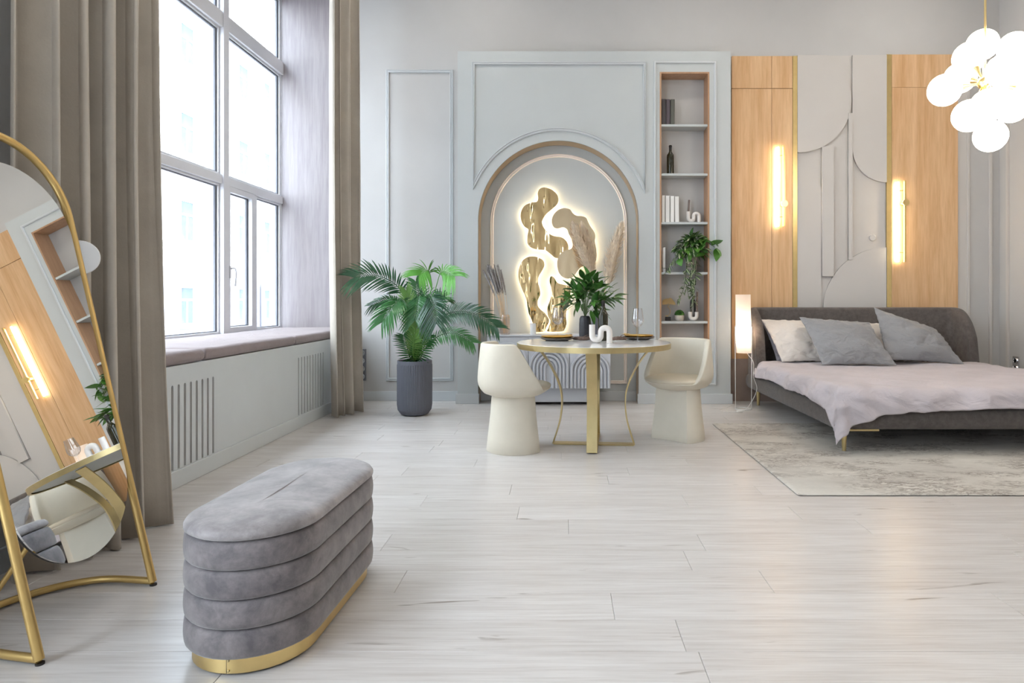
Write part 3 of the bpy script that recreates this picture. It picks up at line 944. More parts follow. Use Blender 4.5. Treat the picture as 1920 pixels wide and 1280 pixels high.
# ginkgo ornament
gx, gy, gz = bx(1252.5, SY), SY, SH[4] + 0.0005
t = thing('ginkgo_ornament', 'gold ginkgo leaf ornament with ring stem on black base', 'ornament', (gx, gy, gz))
build('base', MB().box(gx - 0.026, gx + 0.026, gy - 0.026, gy + 0.026, gz, gz + 0.042), 'black_base', t, bevel=0.003)
ring = [(gx - 0.012 + 0.036 * math.cos(a), gy, gz + 0.098 + 0.046 * math.sin(a)) for a in [-2.0 + 3.3 * k / 30 for k in range(31)]]
ring = [(gx, gy, gz + 0.042)] + ring + [(gx + 0.012, gy, gz + 0.165), (gx + 0.008, gy, gz + 0.175)]
build('stem', MB().tube(ring, 0.0028, 8), 'brass', t, smooth=50)
fan = MB(); rows = []
for i in range(9):
    r = 0.006 + 0.062 * i / 8
    row = []
    for j in range(41):
        a = math.radians(-6 + 192 * j / 40)
        rr = r * (1 + 0.06 * math.cos(a * 5) - (0.10 if abs(j - 20) < 2 else 0)) if i > 5 else r
        row.append((gx + 0.005 + rr * math.cos(a) * 1.0, gy + (0.005 if j % 2 else -0.005) * i / 8, gz + 0.172 + rr * math.sin(a) * 0.95))
    rows.append(row)
o = build('leaf', fan.grid(rows), 'pale_gold', t, fix=False)
s = o.modifiers.new('thick', 'SOLIDIFY'); s.thickness = 0.0015

# small moss bowl
mx_, mz_ = bx(1274, SY), SH[4] + 0.0005
t = thing('moss_bowl', 'small round green plant in a pale concrete bowl on the fifth shelf', 'potted plant', (mx_, SY, mz_))
build('bowl', MB().lathe([(0.0001, 0.001), (0.034, 0.0), (0.044, 0.012), (0.0475, 0.032), (0.046, 0.058), (0.042, 0.058), (0.040, 0.045), (0.0001, 0.045)], (mx_, SY, mz_), 28, False), 'concrete_pot', t, smooth=50)
q = MB()
for i in range(420):
    a, b = random.random() * 2 * PI, random.random() ** 0.7
    d = Vector((math.cos(a) * math.sqrt(1 - b * b), math.sin(a) * math.sqrt(1 - b * b), b * 0.95 + 0.1))
    p = Vector((mx_, SY, mz_ + 0.056)) + Vector((d.x * 0.046, d.y * 0.046, d.z * 0.050))
    sd_ = d.cross(Vector((random.uniform(-1, 1), random.uniform(-1, 1), random.uniform(-1, 1)))).normalized() * 0.006
    up_ = d.cross(sd_).normalized() * 0.007 + d * 0.007
    q.add([p - sd_ - up_ * 0.5, p + sd_ - up_ * 0.5, p + up_], [(0, 1, 2)])
core = MB().sphere((mx_, SY, mz_ + 0.060), 0.045, 20, 12, 0.95)
build('moss_core', core, 'moss', t, smooth=True)
build('foliage', q, 'moss', t, fix=False, kind='stuff')

# U-shaped holder with dark candles
ux, uz = bx(1300, SY), SH[4] + 0.0005
t = thing('candle_holder', 'white U-shaped candle holder with dark candles on the fifth shelf', 'candle holder', (ux, SY, uz))
up_ = [(ux - 0.033, SY, uz + 0.092)] + [(ux - 0.033 * math.cos(PI * k / 14), SY, uz + 0.052 - 0.032 * math.sin(PI * k / 14)) for k in range(15)] + [(ux + 0.033, SY, uz + 0.092)]
build('body', MB().tube(up_, 0.0195, 16, up=(0, 1, 0)), 'white_ceramic', t, smooth=50)
ap = [(ux - 0.020, SY + 0.03, uz + 0.02), (ux - 0.020, SY + 0.03, uz + 0.17)] + [(ux - 0.020 + 0.02 - 0.02 * math.cos(PI * k / 8), SY + 0.03, uz + 0.19 + 0.03 * math.sin(PI * k / 8)) for k in range(9)] + [(ux + 0.02, SY + 0.03, uz + 0.02)]
build('arch_candle', MB().tube(ap, 0.0095, 12, up=(0, 1, 0)), 'black_base', t, smooth=50)
build('candle', MB().tube([(ux + 0.033, SY, uz + 0.085), (ux + 0.040, SY, uz + 0.30)], 0.011, 12), 'candle_taupe', t, smooth=50)

# ------------------------------------------------------------------ leaves
def leaf_mesh(name, mat, wd=0.5, fold=0.18, droop=0.25, n=6, tipw=1.0):
    """unit-long leaf along +X, width along Y."""
    rows = []
    for i in range(n + 1):
        u = i / n
        ww = wd * 0.5 * (math.sin(PI * min(1, u ** 0.75)) ** 0.85 if 0 < u < 1 else 0.0) * tipw
        z = -droop * u * u
        ww = max(ww, 0.004)
        rows.append([(u, -ww, z + fold * ww), (u, 0, z), (u, ww, z + fold * ww)])
    q = MB().grid(rows)
    me = bpy.data.meshes.new(name)
    me.from_pydata(q.v, [], q.f)
    for p in me.polygons: p.use_smooth = True
    me.materials.append(M[mat])
    return me
def orient(d, roll=0.0):
    d = Vector(d).normalized()
    z = Vector((0, 0, 1)) - d * d.z
    if z.length < 0.05: z = Vector((1, 0, 0)) - d * d.x
    z.normalize()
    y = z.cross(d)
    m = Matrix((d, y, z)).transposed()
    return m @ Matrix.Rotation(roll, 3, 'X')

# trailing plant on the fourth shelf
vx, vz = bx(1297, 6.57), SH[3] + 0.0005
tp = thing('trailing_plant', 'trailing variegated green plant in a grey pot on the fourth shelf', 'potted plant', (vx, 6.60, vz))
build('pot', MB().lathe([(0.0001, 0), (0.048, 0), (0.052, 0.01), (0.062, 0.16), (0.058, 0.16), (0.050, 0.14), (0.0001, 0.14)], (vx, 6.60, vz), 28, False), 'concrete_pot', tp, smooth=50)
LV = leaf_mesh('leaf', 'leaf_variegated', 0.42, 0.25, 0.2)
LL = leaf_mesh('leaf', 'leaf_lime', 0.72, 0.12, 0.25)
LG = leaf_mesh('leaf', 'leaf_green', 0.5, 0.15, 0.25)
top = Vector((vx, 6.60, vz + 0.15))
rr = random.Random(3)
vines = []
def vine(pts, n_, mesh, size, jit=0.8):
    c = cr([top] + [Vector(p) for p in pts], 8)
    build('vine', MB().tube(c, 0.0025, 5), 'stem_green', tp, smooth=True)
    for i in range(n_):
        k = (0.12 + 0.88 * (i + 0.5) / n_) * (len(c) - 1)
        a = int(k); p = c[a].lerp(c[min(a + 1, len(c) - 1)], k - a)
        d = Vector((rr.uniform(-1, 1) * jit, rr.uniform(-1, 0.15), rr.uniform(-0.9, 0.4)))
        s_ = size * rr.uniform(0.7, 1.2)
        inst('leaf', mesh, tp, p, orient(d, rr.uniform(-0.6, 0.6)), (s_, s_, s_))
yv = 6.50
P3 = lambda px, py, Y=yv: Vector((bx(px, Y), Y, bz(py, Y)))
vine([P3(1297, 455), P3(1290, 480), P3(1286, 520), P3(1292, 560)], 42, LV, 0.075)
vine([P3(1300, 460), P3(1304, 500), P3(1302, 540), P3(1300, 575)], 42, LV, 0.075)
vine([P3(1292, 452), P3(1275, 470), P3(1262, 490), P3(1248, 512)], 22, LV, 0.07)
vine([P3(1296, 446), P3(1282, 456), P3(1272, 472)], 16, LV, 0.105)
vine([P3(1298, 452), P3(1292, 462), P3(1288, 480)], 14, LV, 0.105)
vine([P3(1300, 444), P3(1310, 444), P3(1320, 452)], 12, LV, 0.10)
vine([P3(1304, 450), P3(1318, 448), P3(1332, 458), P3(1345, 466)], 11, LL, 0.125)
vine([P3(1302, 460), P3(1312, 466), P3(1322, 480)], 8, LL, 0.125)
vine([P3(1295, 456), P3(1280, 470), P3(1272, 486)], 9, LL, 0.10)
vine([P3(1298, 448), P3(1290, 443), P3(1282, 450)], 14, LG, 0.10)
vine([P3(1300, 448), P3(1306, 452), P3(1310, 466)], 12, LG, 0.10)
vine([P3(1292, 470), P3(1284, 530), P3(1276, 556), P3(1270, 562)], 18, LV, 0.06)
vine([P3(1296, 470), P3(1297, 520), P3(1294, 550)], 30, LV, 0.075)

for i in range(95):
    a_, b_ = rr.uniform(0, 2 * PI), rr.uniform(-0.5, 1.0)
    q_ = math.sqrt(max(0, 1 - b_ * b_))
    p = P3(1298, 466, 6.55) + Vector((0.135 * q_ * math.cos(a_), 0.075 * q_ * math.sin(a_) - 0.02, 0.125 * b_))
    d = Vector((q_ * math.cos(a_), -0.5 + 0.5 * q_ * math.sin(a_), b_ * 0.5 - 0.35 + rr.uniform(-0.3, 0.3)))
    if p.x < SX0 + 0.03 or p.x + d.normalized().x * 0.1 > SX1 - 0.02 and p.y > YP: continue
    if p.y > 6.62: continue
    s_ = rr.uniform(0.075, 0.115)
    inst('leaf', (LV, LV, LG)[i % 3], tp, p, orient(d, rr.uniform(-0.7, 0.7)), (s_, s_, s_))

# ------------------------------------------------------------------ art in the alcove
art = thing('mirror_artwork', 'backlit gold mirror artwork of flowing blob shapes in the alcove', 'wall art', (IX, YB, 0.95))
def z7(x, y): return (890 + x / 3.879, 330 + y / 3.879)
blobs = {
 'left_blob': ([(510, 88), (475, 98), (460, 128), (463, 165), (452, 192), (410, 198), (362, 223), (338, 272), (340, 322), (362, 368), (392, 392), (386, 440), (386, 490), (410, 521), (455, 536), (512, 541), (552, 568), (590, 597), (640, 592), (672, 560), (682, 520), (668, 478), (630, 448), (580, 440), (540, 420), (505, 380), (491, 345), (497, 318), (522, 280), (562, 245), (597, 213), (609, 178), (598, 138), (558, 103)], 0.040),
 'right_blob': ([(640, 240), (600, 258), (570, 295), (562, 340), (576, 376), (605, 385), (642, 377), (672, 392), (684, 425), (705, 465), (712, 505), (700, 532), (655, 545), (620, 573), (603, 612), (602, 662), (614, 705), (640, 735), (678, 747), (716, 734), (742, 700), (772, 665), (812, 652), (862, 645), (884, 600), (882, 535), (872, 480), (876, 440), (866, 408), (840, 370), (824, 340), (808, 308), (778, 297), (740, 294), (712, 275), (695, 250), (670, 240)], 0.055),
 'lower_left_blob': ([(435, 587), (390, 591), (350, 618), (328, 662), (320, 712), (326, 765), (346, 822), (372, 880), (385, 940), (396, 1000), (416, 1045), (430, 1090), (438, 1128), (506, 1128), (520, 1100), (543, 1052), (527, 1015), (505, 988), (480, 970), (460, 940), (461, 902), (478, 862), (475, 820), (461, 772), (467, 730), (491, 690), (508, 652), (500, 617), (470, 597)], 0.040),
 'lower_right_blob': ([(556, 730), (545, 762), (556, 812), (560, 862), (545, 912), (529, 962), (534, 1015), (550, 1055), (538, 1100), (531, 1128), (632, 1128), (655, 1112), (668, 1070), (664, 1020), (670, 962), (690, 912), (696, 860), (694, 805), (640, 789), (602, 776), (580, 742)], 0.040)}
for nm, (pts, off) in blobs.items():
    w2 = [Vector((bx(z7(*p)[0]), bz(z7(*p)[1]), 0)) for p in pts]
    sm = cr(w2, 6, True)
    o2 = [(p.x, p.y) for p in sm]
    build(nm, back_poly([o2], YB - off - 0.006, YB - off), 'gold_mirror' if nm == 'right_blob' else 'gold_mirror_wavy', art, smooth=30)
    # LED tape behind the edge, facing the wall
    m_ = len(o2)
    ins = []
    area = sum(o2[i][0] * o2[(i + 1) % m_][1] - o2[(i + 1) % m_][0] * o2[i][1] for i in range(m_))
    sg = 1 if area > 0 else -1
    for i in range(m_):
        tg = Vector(o2[(i + 1) % m_]) - Vector(o2[i - 1]); tg.normalize()
        ins.append((o2[i][0] - sg * tg.y * 0.018 if False else o2[i][0] + (-tg.y) * sg * 0.018, o2[i][1] + tg.x * sg * 0.018))
    build('led_strip', MB().tube([(p[0], YB - off + 0.008, p[1]) for p in ins[::2]], 0.003, 6, closed=True), 'led_glow', art)

# ------------------------------------------------------------------ sideboard
BX0, BX1 = bx(913, 6.36), bx(1145, 6.36)
BYF, BYB = 6.36, 6.675
sb = thing('sideboard', 'pale grey sideboard with arched ridges on its doors in the alcove', 'sideboard', ((BX0 + BX1) / 2, 6.5, 0))
build('body', MB().box(BX0, BX1, BYF + 0.02, BYB, 0.172, 0.690), 'sideboard_paint', sb, bevel=0.003)
build('top', MB().box(BX0 - 0.006, BX1 + 0.006, BYF - 0.006, BYB, 0.690, 0.706), 'sideboard_paint', sb, bevel=0.003)
build('plinth', MB().box(BX0 + 0.06, BX1 - 0.14, BYF + 0.07, BYB - 0.02, 0.03, 0.172), 'sideboard_paint', sb)
for fx in (BX0 + 0.08, BX1 - 0.16):
    for fy in (BYF + 0.09, BYB - 0.05):
        build('foot', MB().lathe([(0.012, 0), (0.014, 0.03)], (fx, fy, 0), 12), 'black_base', sb)
dw = (BX1 - BX0) / 3
for i in range(3):
    d0, d1 = BX0 + i * dw + 0.002, BX0 + (i + 1) * dw - 0.002
    door = build('door', MB().box(d0, d1, BYF, BYF + 0.018, 0.176, 0.686), 'sideboard_paint', sb, bevel=0.002)
    cx = (d0 + d1) / 2; zc_ = (0.44, 0.39, 0.345)[i]
    for k, R in enumerate((0.040, 0.076, 0.112, 0.148, 0.184)):
        top_ = min(zc_ + R, 0.675)
        path = [(cx - R, 0.18), (cx - R, zc_)] + [(cx - R * math.cos(PI * j / 24), min(zc_ + R * math.sin(PI * j / 24), 0.676)) for j in range(1, 24)] + [(cx + R, zc_), (cx + R, 0.18)]
        build('ridge', sweep(path, [(-0.0105, 0), (-0.0105, 0.018), (-0.007, 0.022), (0.007, 0.022), (0.0105, 0.018), (0.0105, 0)], False, onwall(BYF)), 'sideboard_paint', door, smooth=40)
# pillar candle on sideboard
pillar((bx(999.5, 6.45), 6.45, 0.7065), 0.030, 0.112, 'short white candle on the sideboard left of the wine glass')

# clear vase with grey dried grasses
gx, gy, gz = bx(947, 6.48), 6.48, 0.7065
t = thing('grass_vase', 'rose-tinted glass vase with grey dried grasses on the sideboard', 'vase', (gx, gy, gz))
build('vase', MB().lathe([(0.0001, 0.004), (0.045, 0.0), (0.050, 0.006), (0.050, 0.17), (0.044, 0.195), (0.036, 0.20), (0.034, 0.20), (0.041, 0.192), (0.046, 0.168), (0.046, 0.008), (0.0001, 0.008)], (gx, gy, gz), 28, False), 'pink_glass', t, smooth=50)
rr = random.Random(11)
for i in range(19):
    tx = bx(rr.uniform(902, 938), 6.45); tz = bz(rr.uniform(490, 508), 6.45); ty = 6.45 + rr.uniform(-0.05, 0.10)
    tip = Vector((tx, ty, tz)); b0 = Vector((gx + rr.uniform(-0.02, 0.03), gy + rr.uniform(-0.02, 0.02), gz + 0.01))
    mid = b0.lerp(tip, 0.5) + Vector((0.02, 0, 0.03))
    c = cr([b0, mid, tip], 10)
    st = build('stem', MB().tube(c, 0.0018, 5), 'straw', t)
    q = MB()
    for k in range(150):
        u = 0.55 + 0.45 * rr.random()
        p = c[min(int(u * (len(c) - 1)), len(c) - 1)].lerp(c[min(int(u * (len(c) - 1)) + 1, len(c) - 1)], rr.random())
        ax = (tip - mid).normalized()
        d = (Vector((rr.uniform(-1, 1), rr.uniform(-1, 1), rr.uniform(-1, 1))).normalized() * 0.8 + ax * 1.2).normalized()
        sdv = d.cross(Vector((rr.uniform(-1, 1), rr.uniform(-1, 1), 0.3))).normalized() * 0.0030
        ln = 0.026 * (1.15 - abs(u - 0.8) * 2.2)
        q.add([p - sdv, p + sdv, p + d * ln], [(0, 1, 2)])
    cc = c[int(0.6 * (len(c) - 1)):]
    q.tube(cc, lambda u: 0.002 + 0.007 * math.sin(PI * min(1, 0.08 + 0.9 * u)) ** 0.6, 7)
    build('seed_head', q, 'grass_grey', t, fix=False)
# thin wire ornament beside the grasses
tri = [P3(905, 545, 6.5), P3(920, 560, 6.5)]

# pampas in a vase on the sideboard
gx, gy, gz = bx(1116, 6.48), 6.48, 0.7065
t = thing('pampas_vase', 'grey vase with three fluffy beige pampas plumes on the sideboard', 'vase', (gx, gy, gz))
build('vase', MB().lathe([(0.0001, 0.0), (0.040, 0.0), (0.046, 0.01), (0.040, 0.15), (0.026, 0.21), (0.024, 0.235), (0.020, 0.235), (0.020, 0.20), (0.0001, 0.19)], (gx, gy, gz), 24, False), 'pot_grey', t, smooth=50)
def plume(base, pts, rad, seed, n=1700):
    r_ = random.Random(seed)
    c = cr([base] + pts, 12)
    build('stem', MB().tube(c, 0.003, 6), 'straw', t)
    q = MB(); m_ = len(c) - 1
    s0 = 12 / m_ if m_ else 0
    for k in range(n):
        u = s0 + (1 - s0) * r_.random()
        i = min(int(u * m_), m_ - 1); p = c[i].lerp(c[i + 1], u * m_ - i)
        ax = (c[i + 1] - c[i]).normalized()
        v_ = (u - s0) / (1 - s0)
        env = rad * (math.sin(PI * min(1, 0.12 + 0.88 * v_)) ** 0.6) * 1.15
        out = Vector((r_.uniform(-1, 1), r_.uniform(-1, 1), r_.uniform(-0.3, 0.3)))
        out = (out - ax * out.dot(ax)).normalized()
        ln = r_.uniform(0.05, 0.10)
        e = p + ax * ln + out * env * r_.uniform(0.2, 1.0) - Vector((0, 0, 0.008 * r_.random()))
        mdl = p.lerp(e, 0.5) + out * env * 0.22
        sdv = ax.cross(out).normalized() * 0.0030
        q.add([p - sdv, p + sdv, mdl + sdv * 0.9, mdl - sdv * 0.9, e], [(0, 1, 2, 3), (3, 2, 4)])
    i0 = 12
    core = []
    for i in range(i0, m_ + 1):
        v_ = (i - i0) / (m_ - i0)
        core.append(c[i])
    q.tube([p + (c[-1] - c[-2]) * 0.8 * (k / len(core)) for k, p in enumerate(core)], lambda u: 0.004 + rad * 0.42 * math.sin(PI * min(1, 0.06 + 0.94 * u)) ** 0.7, 9)
    build('plume', q, 'pampas', t, fix=False, kind='stuff')
vb = Vector((gx, gy, gz + 0.20))
plume(vb, [P3(1110, 520, 6.46), P3(1092, 470, 6.44), P3(1078, 428, 6.42)], 0.105, 1)
plume(vb, [P3(1112, 515, 6.52), P3(1104, 465, 6.54), P3(1094, 428, 6.55)], 0.075, 2, 1200)
plume(vb, [P3(1138, 535, 6.46), P3(1149, 480, 6.44), P3(1164, 428, 6.42)], 0.105, 3)

# ------------------------------------------------------------------ palm
px_, py_ = -1.374, 5.90
palm = thing('potted_palm', 'green palm in a ribbed dark grey floor pot', 'potted plant', (px_, py_, 0))
n = 128
rows = []
for r, z, rib in ((0.0005, 0.0, 0), (0.095, 0.0, 0), (0.125, 0.012, 0), (0.148, 0.05, 1), (0.155, 0.10, 1), (0.155, 0.46, 1), (0.156, 0.47, 0), (0.156, 0.50, 0), (0.146, 0.50, 0), (0.143, 0.46, 0)):
    rows.append([((px_ + (r + (0.0045 * rib if k % 2 else 0)) * math.cos(2 * PI * k / n)), (py_ + (r + (0.0045 * rib if k % 2 else 0)) * math.sin(2 * PI * k / n)), z) for k in range(n)])
build('pot', MB().grid(rows, closed_u=True), 'pot_grey', palm)
build('soil', MB().lathe([(0.0001, 0.47), (0.145, 0.462)], (px_, py_, 0), 32, False), 'soil', palm)
def frond(pts, nl, length, mat, seed, droop=0.5, fan=0.75, start=0.3, roll=0.0, wd=0.0085, face=0.6):
    r_ = random.Random(seed)
    c = cr([Vector(p) for p in pts], 12)
    m_ = len(c) - 1
    q = MB().tube(c, lambda u: 0.007 * (1 - 0.8 * u), 6)
    for side in (-1, 1):
        for k in range(nl):
            u = start + (1 - start) * (k + 0.5 + 0.25 * side) / nl
            i = min(int(u * m_), m_ - 1)
            p = c[i].lerp(c[i + 1], u * m_ - i)
            tg = (c[i + 1] - c[i]).normalized()
            sd_ = tg.cross(Vector((0, -face, 1 - face + 1e-3)).normalized())
            if sd_.length < 0.15: sd_ = tg.cross(Vector((0, 1, 0.2)))
            sd_.normalize()
            upv = sd_.cross(tg).normalized()
            sd_ = (sd_ * math.cos(roll) + upv * math.sin(roll)).normalized(); upv = sd_.cross(tg).normalized()
            v_ = (u - start) / (1 - start)
            ang = fan * (1 - 0.55 * v_) + r_.uniform(-0.07, 0.07)
            L_ = length * (0.55 + 0.9 * v_ * (1.35 - v_)) * (1 - 0.45 * max(0, v_ - 0.75) * 4 * 0.55) * r_.uniform(0.9, 1.08)
            d = (sd_ * side * math.sin(ang + 0.25) + tg * math.cos(ang + 0.25) + upv * 0.18).normalized()
            w_ = d.cross(upv).normalized() * wd
            prev = p
            seg = []
            for s_ in range(5):
                uu = s_ / 4
                ww = (0.35, 1.0, 0.9, 0.6, 0.05)[s_]
                q0 = p + d * (L_ * uu) - Vector((0, 0, 1)) * (droop * L_ * uu * uu)
                seg.append([q0 - w_ * ww, q0 + upv * -0.003 * (1 - uu), q0 + w_ * ww])
            q.grid(seg)
    build('frond', q, mat, palm, smooth=True, fix=False)
Q = lambda px, py, Y: Vector((bx(px, Y), Y, bz(py, Y)))
b0 = Vector((px_, py_, 0.47))
frond([b0, Q(772, 600, 5.9), Q(748, 540, 5.85), Q(705, 516, 5.8), Q(664, 520, 5.75)], 26, 0.25, 'palm_dark', 1, 0.25, 0.75, 0.45, face=0.7)
frond([b0, Q(790, 590, 5.92), Q(808, 545, 5.75), Q(804, 508, 5.65), Q(786, 516, 5.55)], 16, 0.20, 'palm_bright', 2, 0.35, 1.0, 0.70, wd=0.009, face=0.75)
frond([b0, Q(792, 590, 5.95), Q(814, 548, 5.75), Q(828, 510, 5.65), Q(852, 518, 5.55)], 16, 0.20, 'palm_bright', 22, 0.5, 1.0, 0.70, wd=0.009, face=0.75)
frond([b0, Q(770, 610, 5.95), Q(752, 575, 6.0), Q(725, 562, 6.05), Q(695, 573, 6.1)], 22, 0.14, 'palm_dark', 3, 0.35, 0.7, 0.4, face=0.6)
frond([b0, Q(771, 605, 5.75), Q(756, 562, 5.5), Q(738, 572, 5.35), Q(716, 604, 5.25)], 26, 0.19, 'palm_dark', 4, 0.35, 0.7, 0.42, face=0.7)
frond([b0, Q(785, 605, 5.75), Q(800, 556, 5.55), Q(812, 566, 5.4), Q(818, 606, 5.3)], 26, 0.22, 'palm_dark', 5, 0.4, 0.8, 0.45, face=0.75)
frond([b0, Q(780, 600, 5.8), Q(784, 556, 5.6), Q(783, 566, 5.45), Q(778, 600, 5.35)], 24, 0.20, 'palm_dark', 55, 0.4, 0.8, 0.5, face=0.8)
frond([b0, Q(795, 640, 5.9), Q(835, 590, 5.85), Q(885, 586, 5.75), Q(932, 614, 5.65)], 34, 0.19, 'palm_dark', 6, 0.25, 0.75, 0.42, face=0.65)
frond([b0, Q(792, 660, 5.85), Q(822, 630, 5.75), Q(855, 625, 5.65), Q(886, 642, 5.6)], 24, 0.15, 'palm_dark', 7, 0.3, 0.75, 0.34, face=0.6)
frond([b0, Q(768, 668, 5.85), Q(762, 645, 5.8), Q(757, 628, 5.75)], 18, 0.14, 'palm_dark', 8, 0.15, 1.0, 0.1, face=0.85)
frond([b0, Q(790, 668, 5.85), Q(797, 645, 5.8), Q(806, 628, 5.75)], 18, 0.13, 'palm_dark', 88, 0.15, 1.0, 0.1, face=0.85)
frond([b0, Q(776, 640, 5.8), Q(770, 590, 5.78), Q(762, 545, 5.8)], 30, 0.16, 'palm_young', 9, 0.1, 0.6, 0.12, face=0.9)
frond([b0, Q(786, 650, 5.78), Q(798, 612, 5.74), Q(808, 585, 5.72)], 26, 0.15, 'palm_young', 10, 0.15, 0.6, 0.12, face=0.9)
frond([b0, Q(774, 655, 5.75), Q(778, 625, 5.68), Q(782, 600, 5.66)], 22, 0.14, 'palm_young', 12, 0.2, 0.7, 0.1, face=0.9)
frond([b0, Q(780, 655, 5.95), Q(784, 600, 6.05), Q(786, 560, 6.1), Q(780, 528, 6.15)], 26, 0.19, 'palm_dark', 13, 0.25, 0.7, 0.3, face=0.8)
frond([b0, Q(790, 640, 5.95), Q(806, 590, 6.0), Q(822, 560, 6.05), Q(834, 556, 6.1)], 24, 0.17, 'palm_dark', 14, 0.3, 0.75, 0.35, face=0.7)

# ------------------------------------------------------------------ dining table
TX, TY, TZ, TR = 0.219, 4.695, 0.75, 0.56
tb = thing('dining_table', 'round white marble dining table with brass rim and curved legs', 'table', (TX, TY, 0))
build('tabletop', MB().lathe([(0.0001, TZ - 0.012), (TR - 0.004, TZ - 0.012), (TR - 0.002, TZ - 0.002), (TR - 0.004, TZ), (0.0001, TZ)], (TX, TY, 0), 96, False), 'marble', tb, smooth=40)
build('rim', MB().lathe([(TR - 0.02, TZ - 0.040), (TR, TZ - 0.040), (TR + 0.001, TZ - 0.003), (TR - 0.0015, TZ - 0.002), (TR - 0.003, TZ - 0.013), (TR - 0.02, TZ - 0.013)], (TX, TY, 0), 96, False), 'brass_satin', tb, smooth=30)
build('underside', MB().lathe([(0.0001, TZ - 0.030), (TR - 0.021, TZ - 0.030), (TR - 0.021, TZ - 0.0125), (0.0001, TZ - 0.0125)], (TX, TY, 0), 64, False), 'panel_paint', tb)
ang0 = math.radians(-5.0)
for k in range(4):
    a = ang0 + k * PI / 2
    dr = Vector((math.cos(a), math.sin(a), 0)); sd_ = Vector((-math.sin(a), math.cos(a), 0))
    pts = cr([Vector((TX, TY, 0)) + dr * r + Vector((0, 0, z)) for r, z in ((0.415, 0.712), (0.33, 0.60), (0.255, 0.45), (0.232, 0.33), (0.245, 0.18), (0.297, 0.006))], 8)
    build('leg', MB().tube(pts, 0, flat=(0.075, 0.010), up=sd_), 'brass_satin', tb, bevel=0.0015, seg=1)
for k in range(2):
    a = ang0 + k * PI / 2
    dr = Vector((math.cos(a), math.sin(a), 0)); sd_ = Vector((-math.sin(a), math.cos(a), 0))
    z = 0.005 + 0.0101 * k
    e = 0.292
    build('foot_bar', MB().tube([Vector((TX, TY, z)) - dr * e, Vector((TX, TY, z)) + dr * e], 0, flat=(0.075, 0.010), up=sd_), 'brass_satin', tb, bevel=0.0015, seg=1)

# ------------------------------------------------------------------ tub chairs
def make_chair(label):
    t = thing('tub_chair', label, 'chair', (0, 0, 0), 'cream tub chairs at the round table')
    # pedestal: circle cut by a flat front (+X)
    def ring(r, d, z, n=48):
        a0 = math.acos(min(1, d / r))
        pts = [(r * math.cos(a0 + (2 * PI - 2 * a0) * k / n), r * math.sin(a0 + (2 * PI - 2 * a0) * k / n), z) for k in range(n + 1)]
        y0 = pts[0][1]
        fr = [(d - 0.012 * math.sin(PI * k / 8), -y0 + 2 * y0 * k / 8, z) for k in range(1, 8)]
        return pts + fr
    rows = [ring(0.001, 0.0006, 0.0), ring(0.200, 0.125, 0.0), ring(0.203, 0.128, 0.006), ring(0.196, 0.122, 0.08), ring(0.185, 0.113, 0.17), ring(0.175, 0.105, 0.26), ring(0.168, 0.10, 0.36), ring(0.160, 0.095, 0.41)]
    build('pedestal', MB().grid(rows, closed_u=True), 'chair_leather', t, smooth=35)
    A, B = 0.262, 0.258
    zs = 0.452
    def rim(x):
        u = min(1, max(0, (x + 0.085) / 0.215))
        u = u * u * (3 - 2 * u) * 0.3 + u * 0.7
        return 0.745 + (0.436 - 0.745) * u
    def rad(z, fr):
        u = min(1, max(0, (z - 0.385) / 0.115))
        back = 0.62 + 0.38 * math.sqrt(1 - (1 - u) ** 2)
        u2 = min(1, max(0, (z - 0.385) / 0.070))
        front = 0.60 + 0.42 * u2 ** 0.75
        r = back * (1 - fr) + front * fr
        if z > 0.5: r -= 0.08 * ((z - 0.5) / 0.24) ** 1.3
        return r
    n = 72
    cols = []
    for k in range(n):
        th = 2 * PI * k / n
        ex = lambda r: Vector((A * r * math.copysign(abs(math.cos(th)) ** 0.9, math.cos(th)), B * r * math.copysign(abs(math.sin(th)) ** 0.9, math.sin(th)), 0))
        R = rim(ex(1).x)
        fr = min(1, max(0, (math.cos(th) + 0.1) / 0.7))
        col = [ex(0.3) + Vector((0, 0, 0.384))]
        for j in range(13):
            z = 0.385 + (R - 0.385) * (j / 12) ** 1.15
            col.append(ex(rad(z, fr)) + Vector((0, 0, z)))
        rt = rad(R, fr)
        thk = 0.15
        for j in range(1, 6):
            a = PI * j / 6
            col.append(ex(rt - thk / 2 * (1 - math.cos(a))) + Vector((0, 0, R + 0.013 * math.sin(a))))
        zi = min(zs, R)
        for j in range(6):
            z = R + (zi - 0.01 - R) * j / 5
            col.append(ex(min(rad(max(z, 0.49), 0), rt) - thk - 0.02 * (j / 5)) + Vector((0, 0, z)))
        cols.append(col)
    rows = [[cols[k][j] for k in range(n)] for j in range(len(cols[0]))]
    build('shell', MB().grid(rows, closed_u=True), 'chair_leather', t, smooth=50)
    # seat pad
    rows = []
    for r, z in ((0.01, 0.480), (0.5, 0.478), (0.74, 0.474), (0.84, 0.469), (0.885, 0.462), (0.90, 0.452), (0.885, 0.442), (0.82, 0.436)):
        row = []
        for k in range(n):
            th = 2 * PI * k / n
            fr = min(1, max(0, (math.cos(th) + 0.1) / 0.7))
            e = r * (1 + 0.085 * fr if r > 0.6 else 1) - (0.02 * (1 - fr) if r > 0.6 else 0)
            row.append((A * e * math.cos(th), B * e * math.sin(th), z))
        rows.append(row)
    build('seat', MB().grid(rows, closed_u=True), 'chair_seat', t, smooth=50)
    return t
ch1 = make_chair('cream leather tub chair on the left of the round table, back turned')
ch2 = copy_tree(ch1)
ch1.location = (-0.345, 4.545, 0); ch1.rotation_euler = (0, 0, math.radians(24))
ch2['label'] = 'cream leather tub chair on the right of the round table, facing it'
ch2.location = (0.875, 4.90, 0); ch2.rotation_euler = (0, 0, math.atan2(-0.74, -0.673))
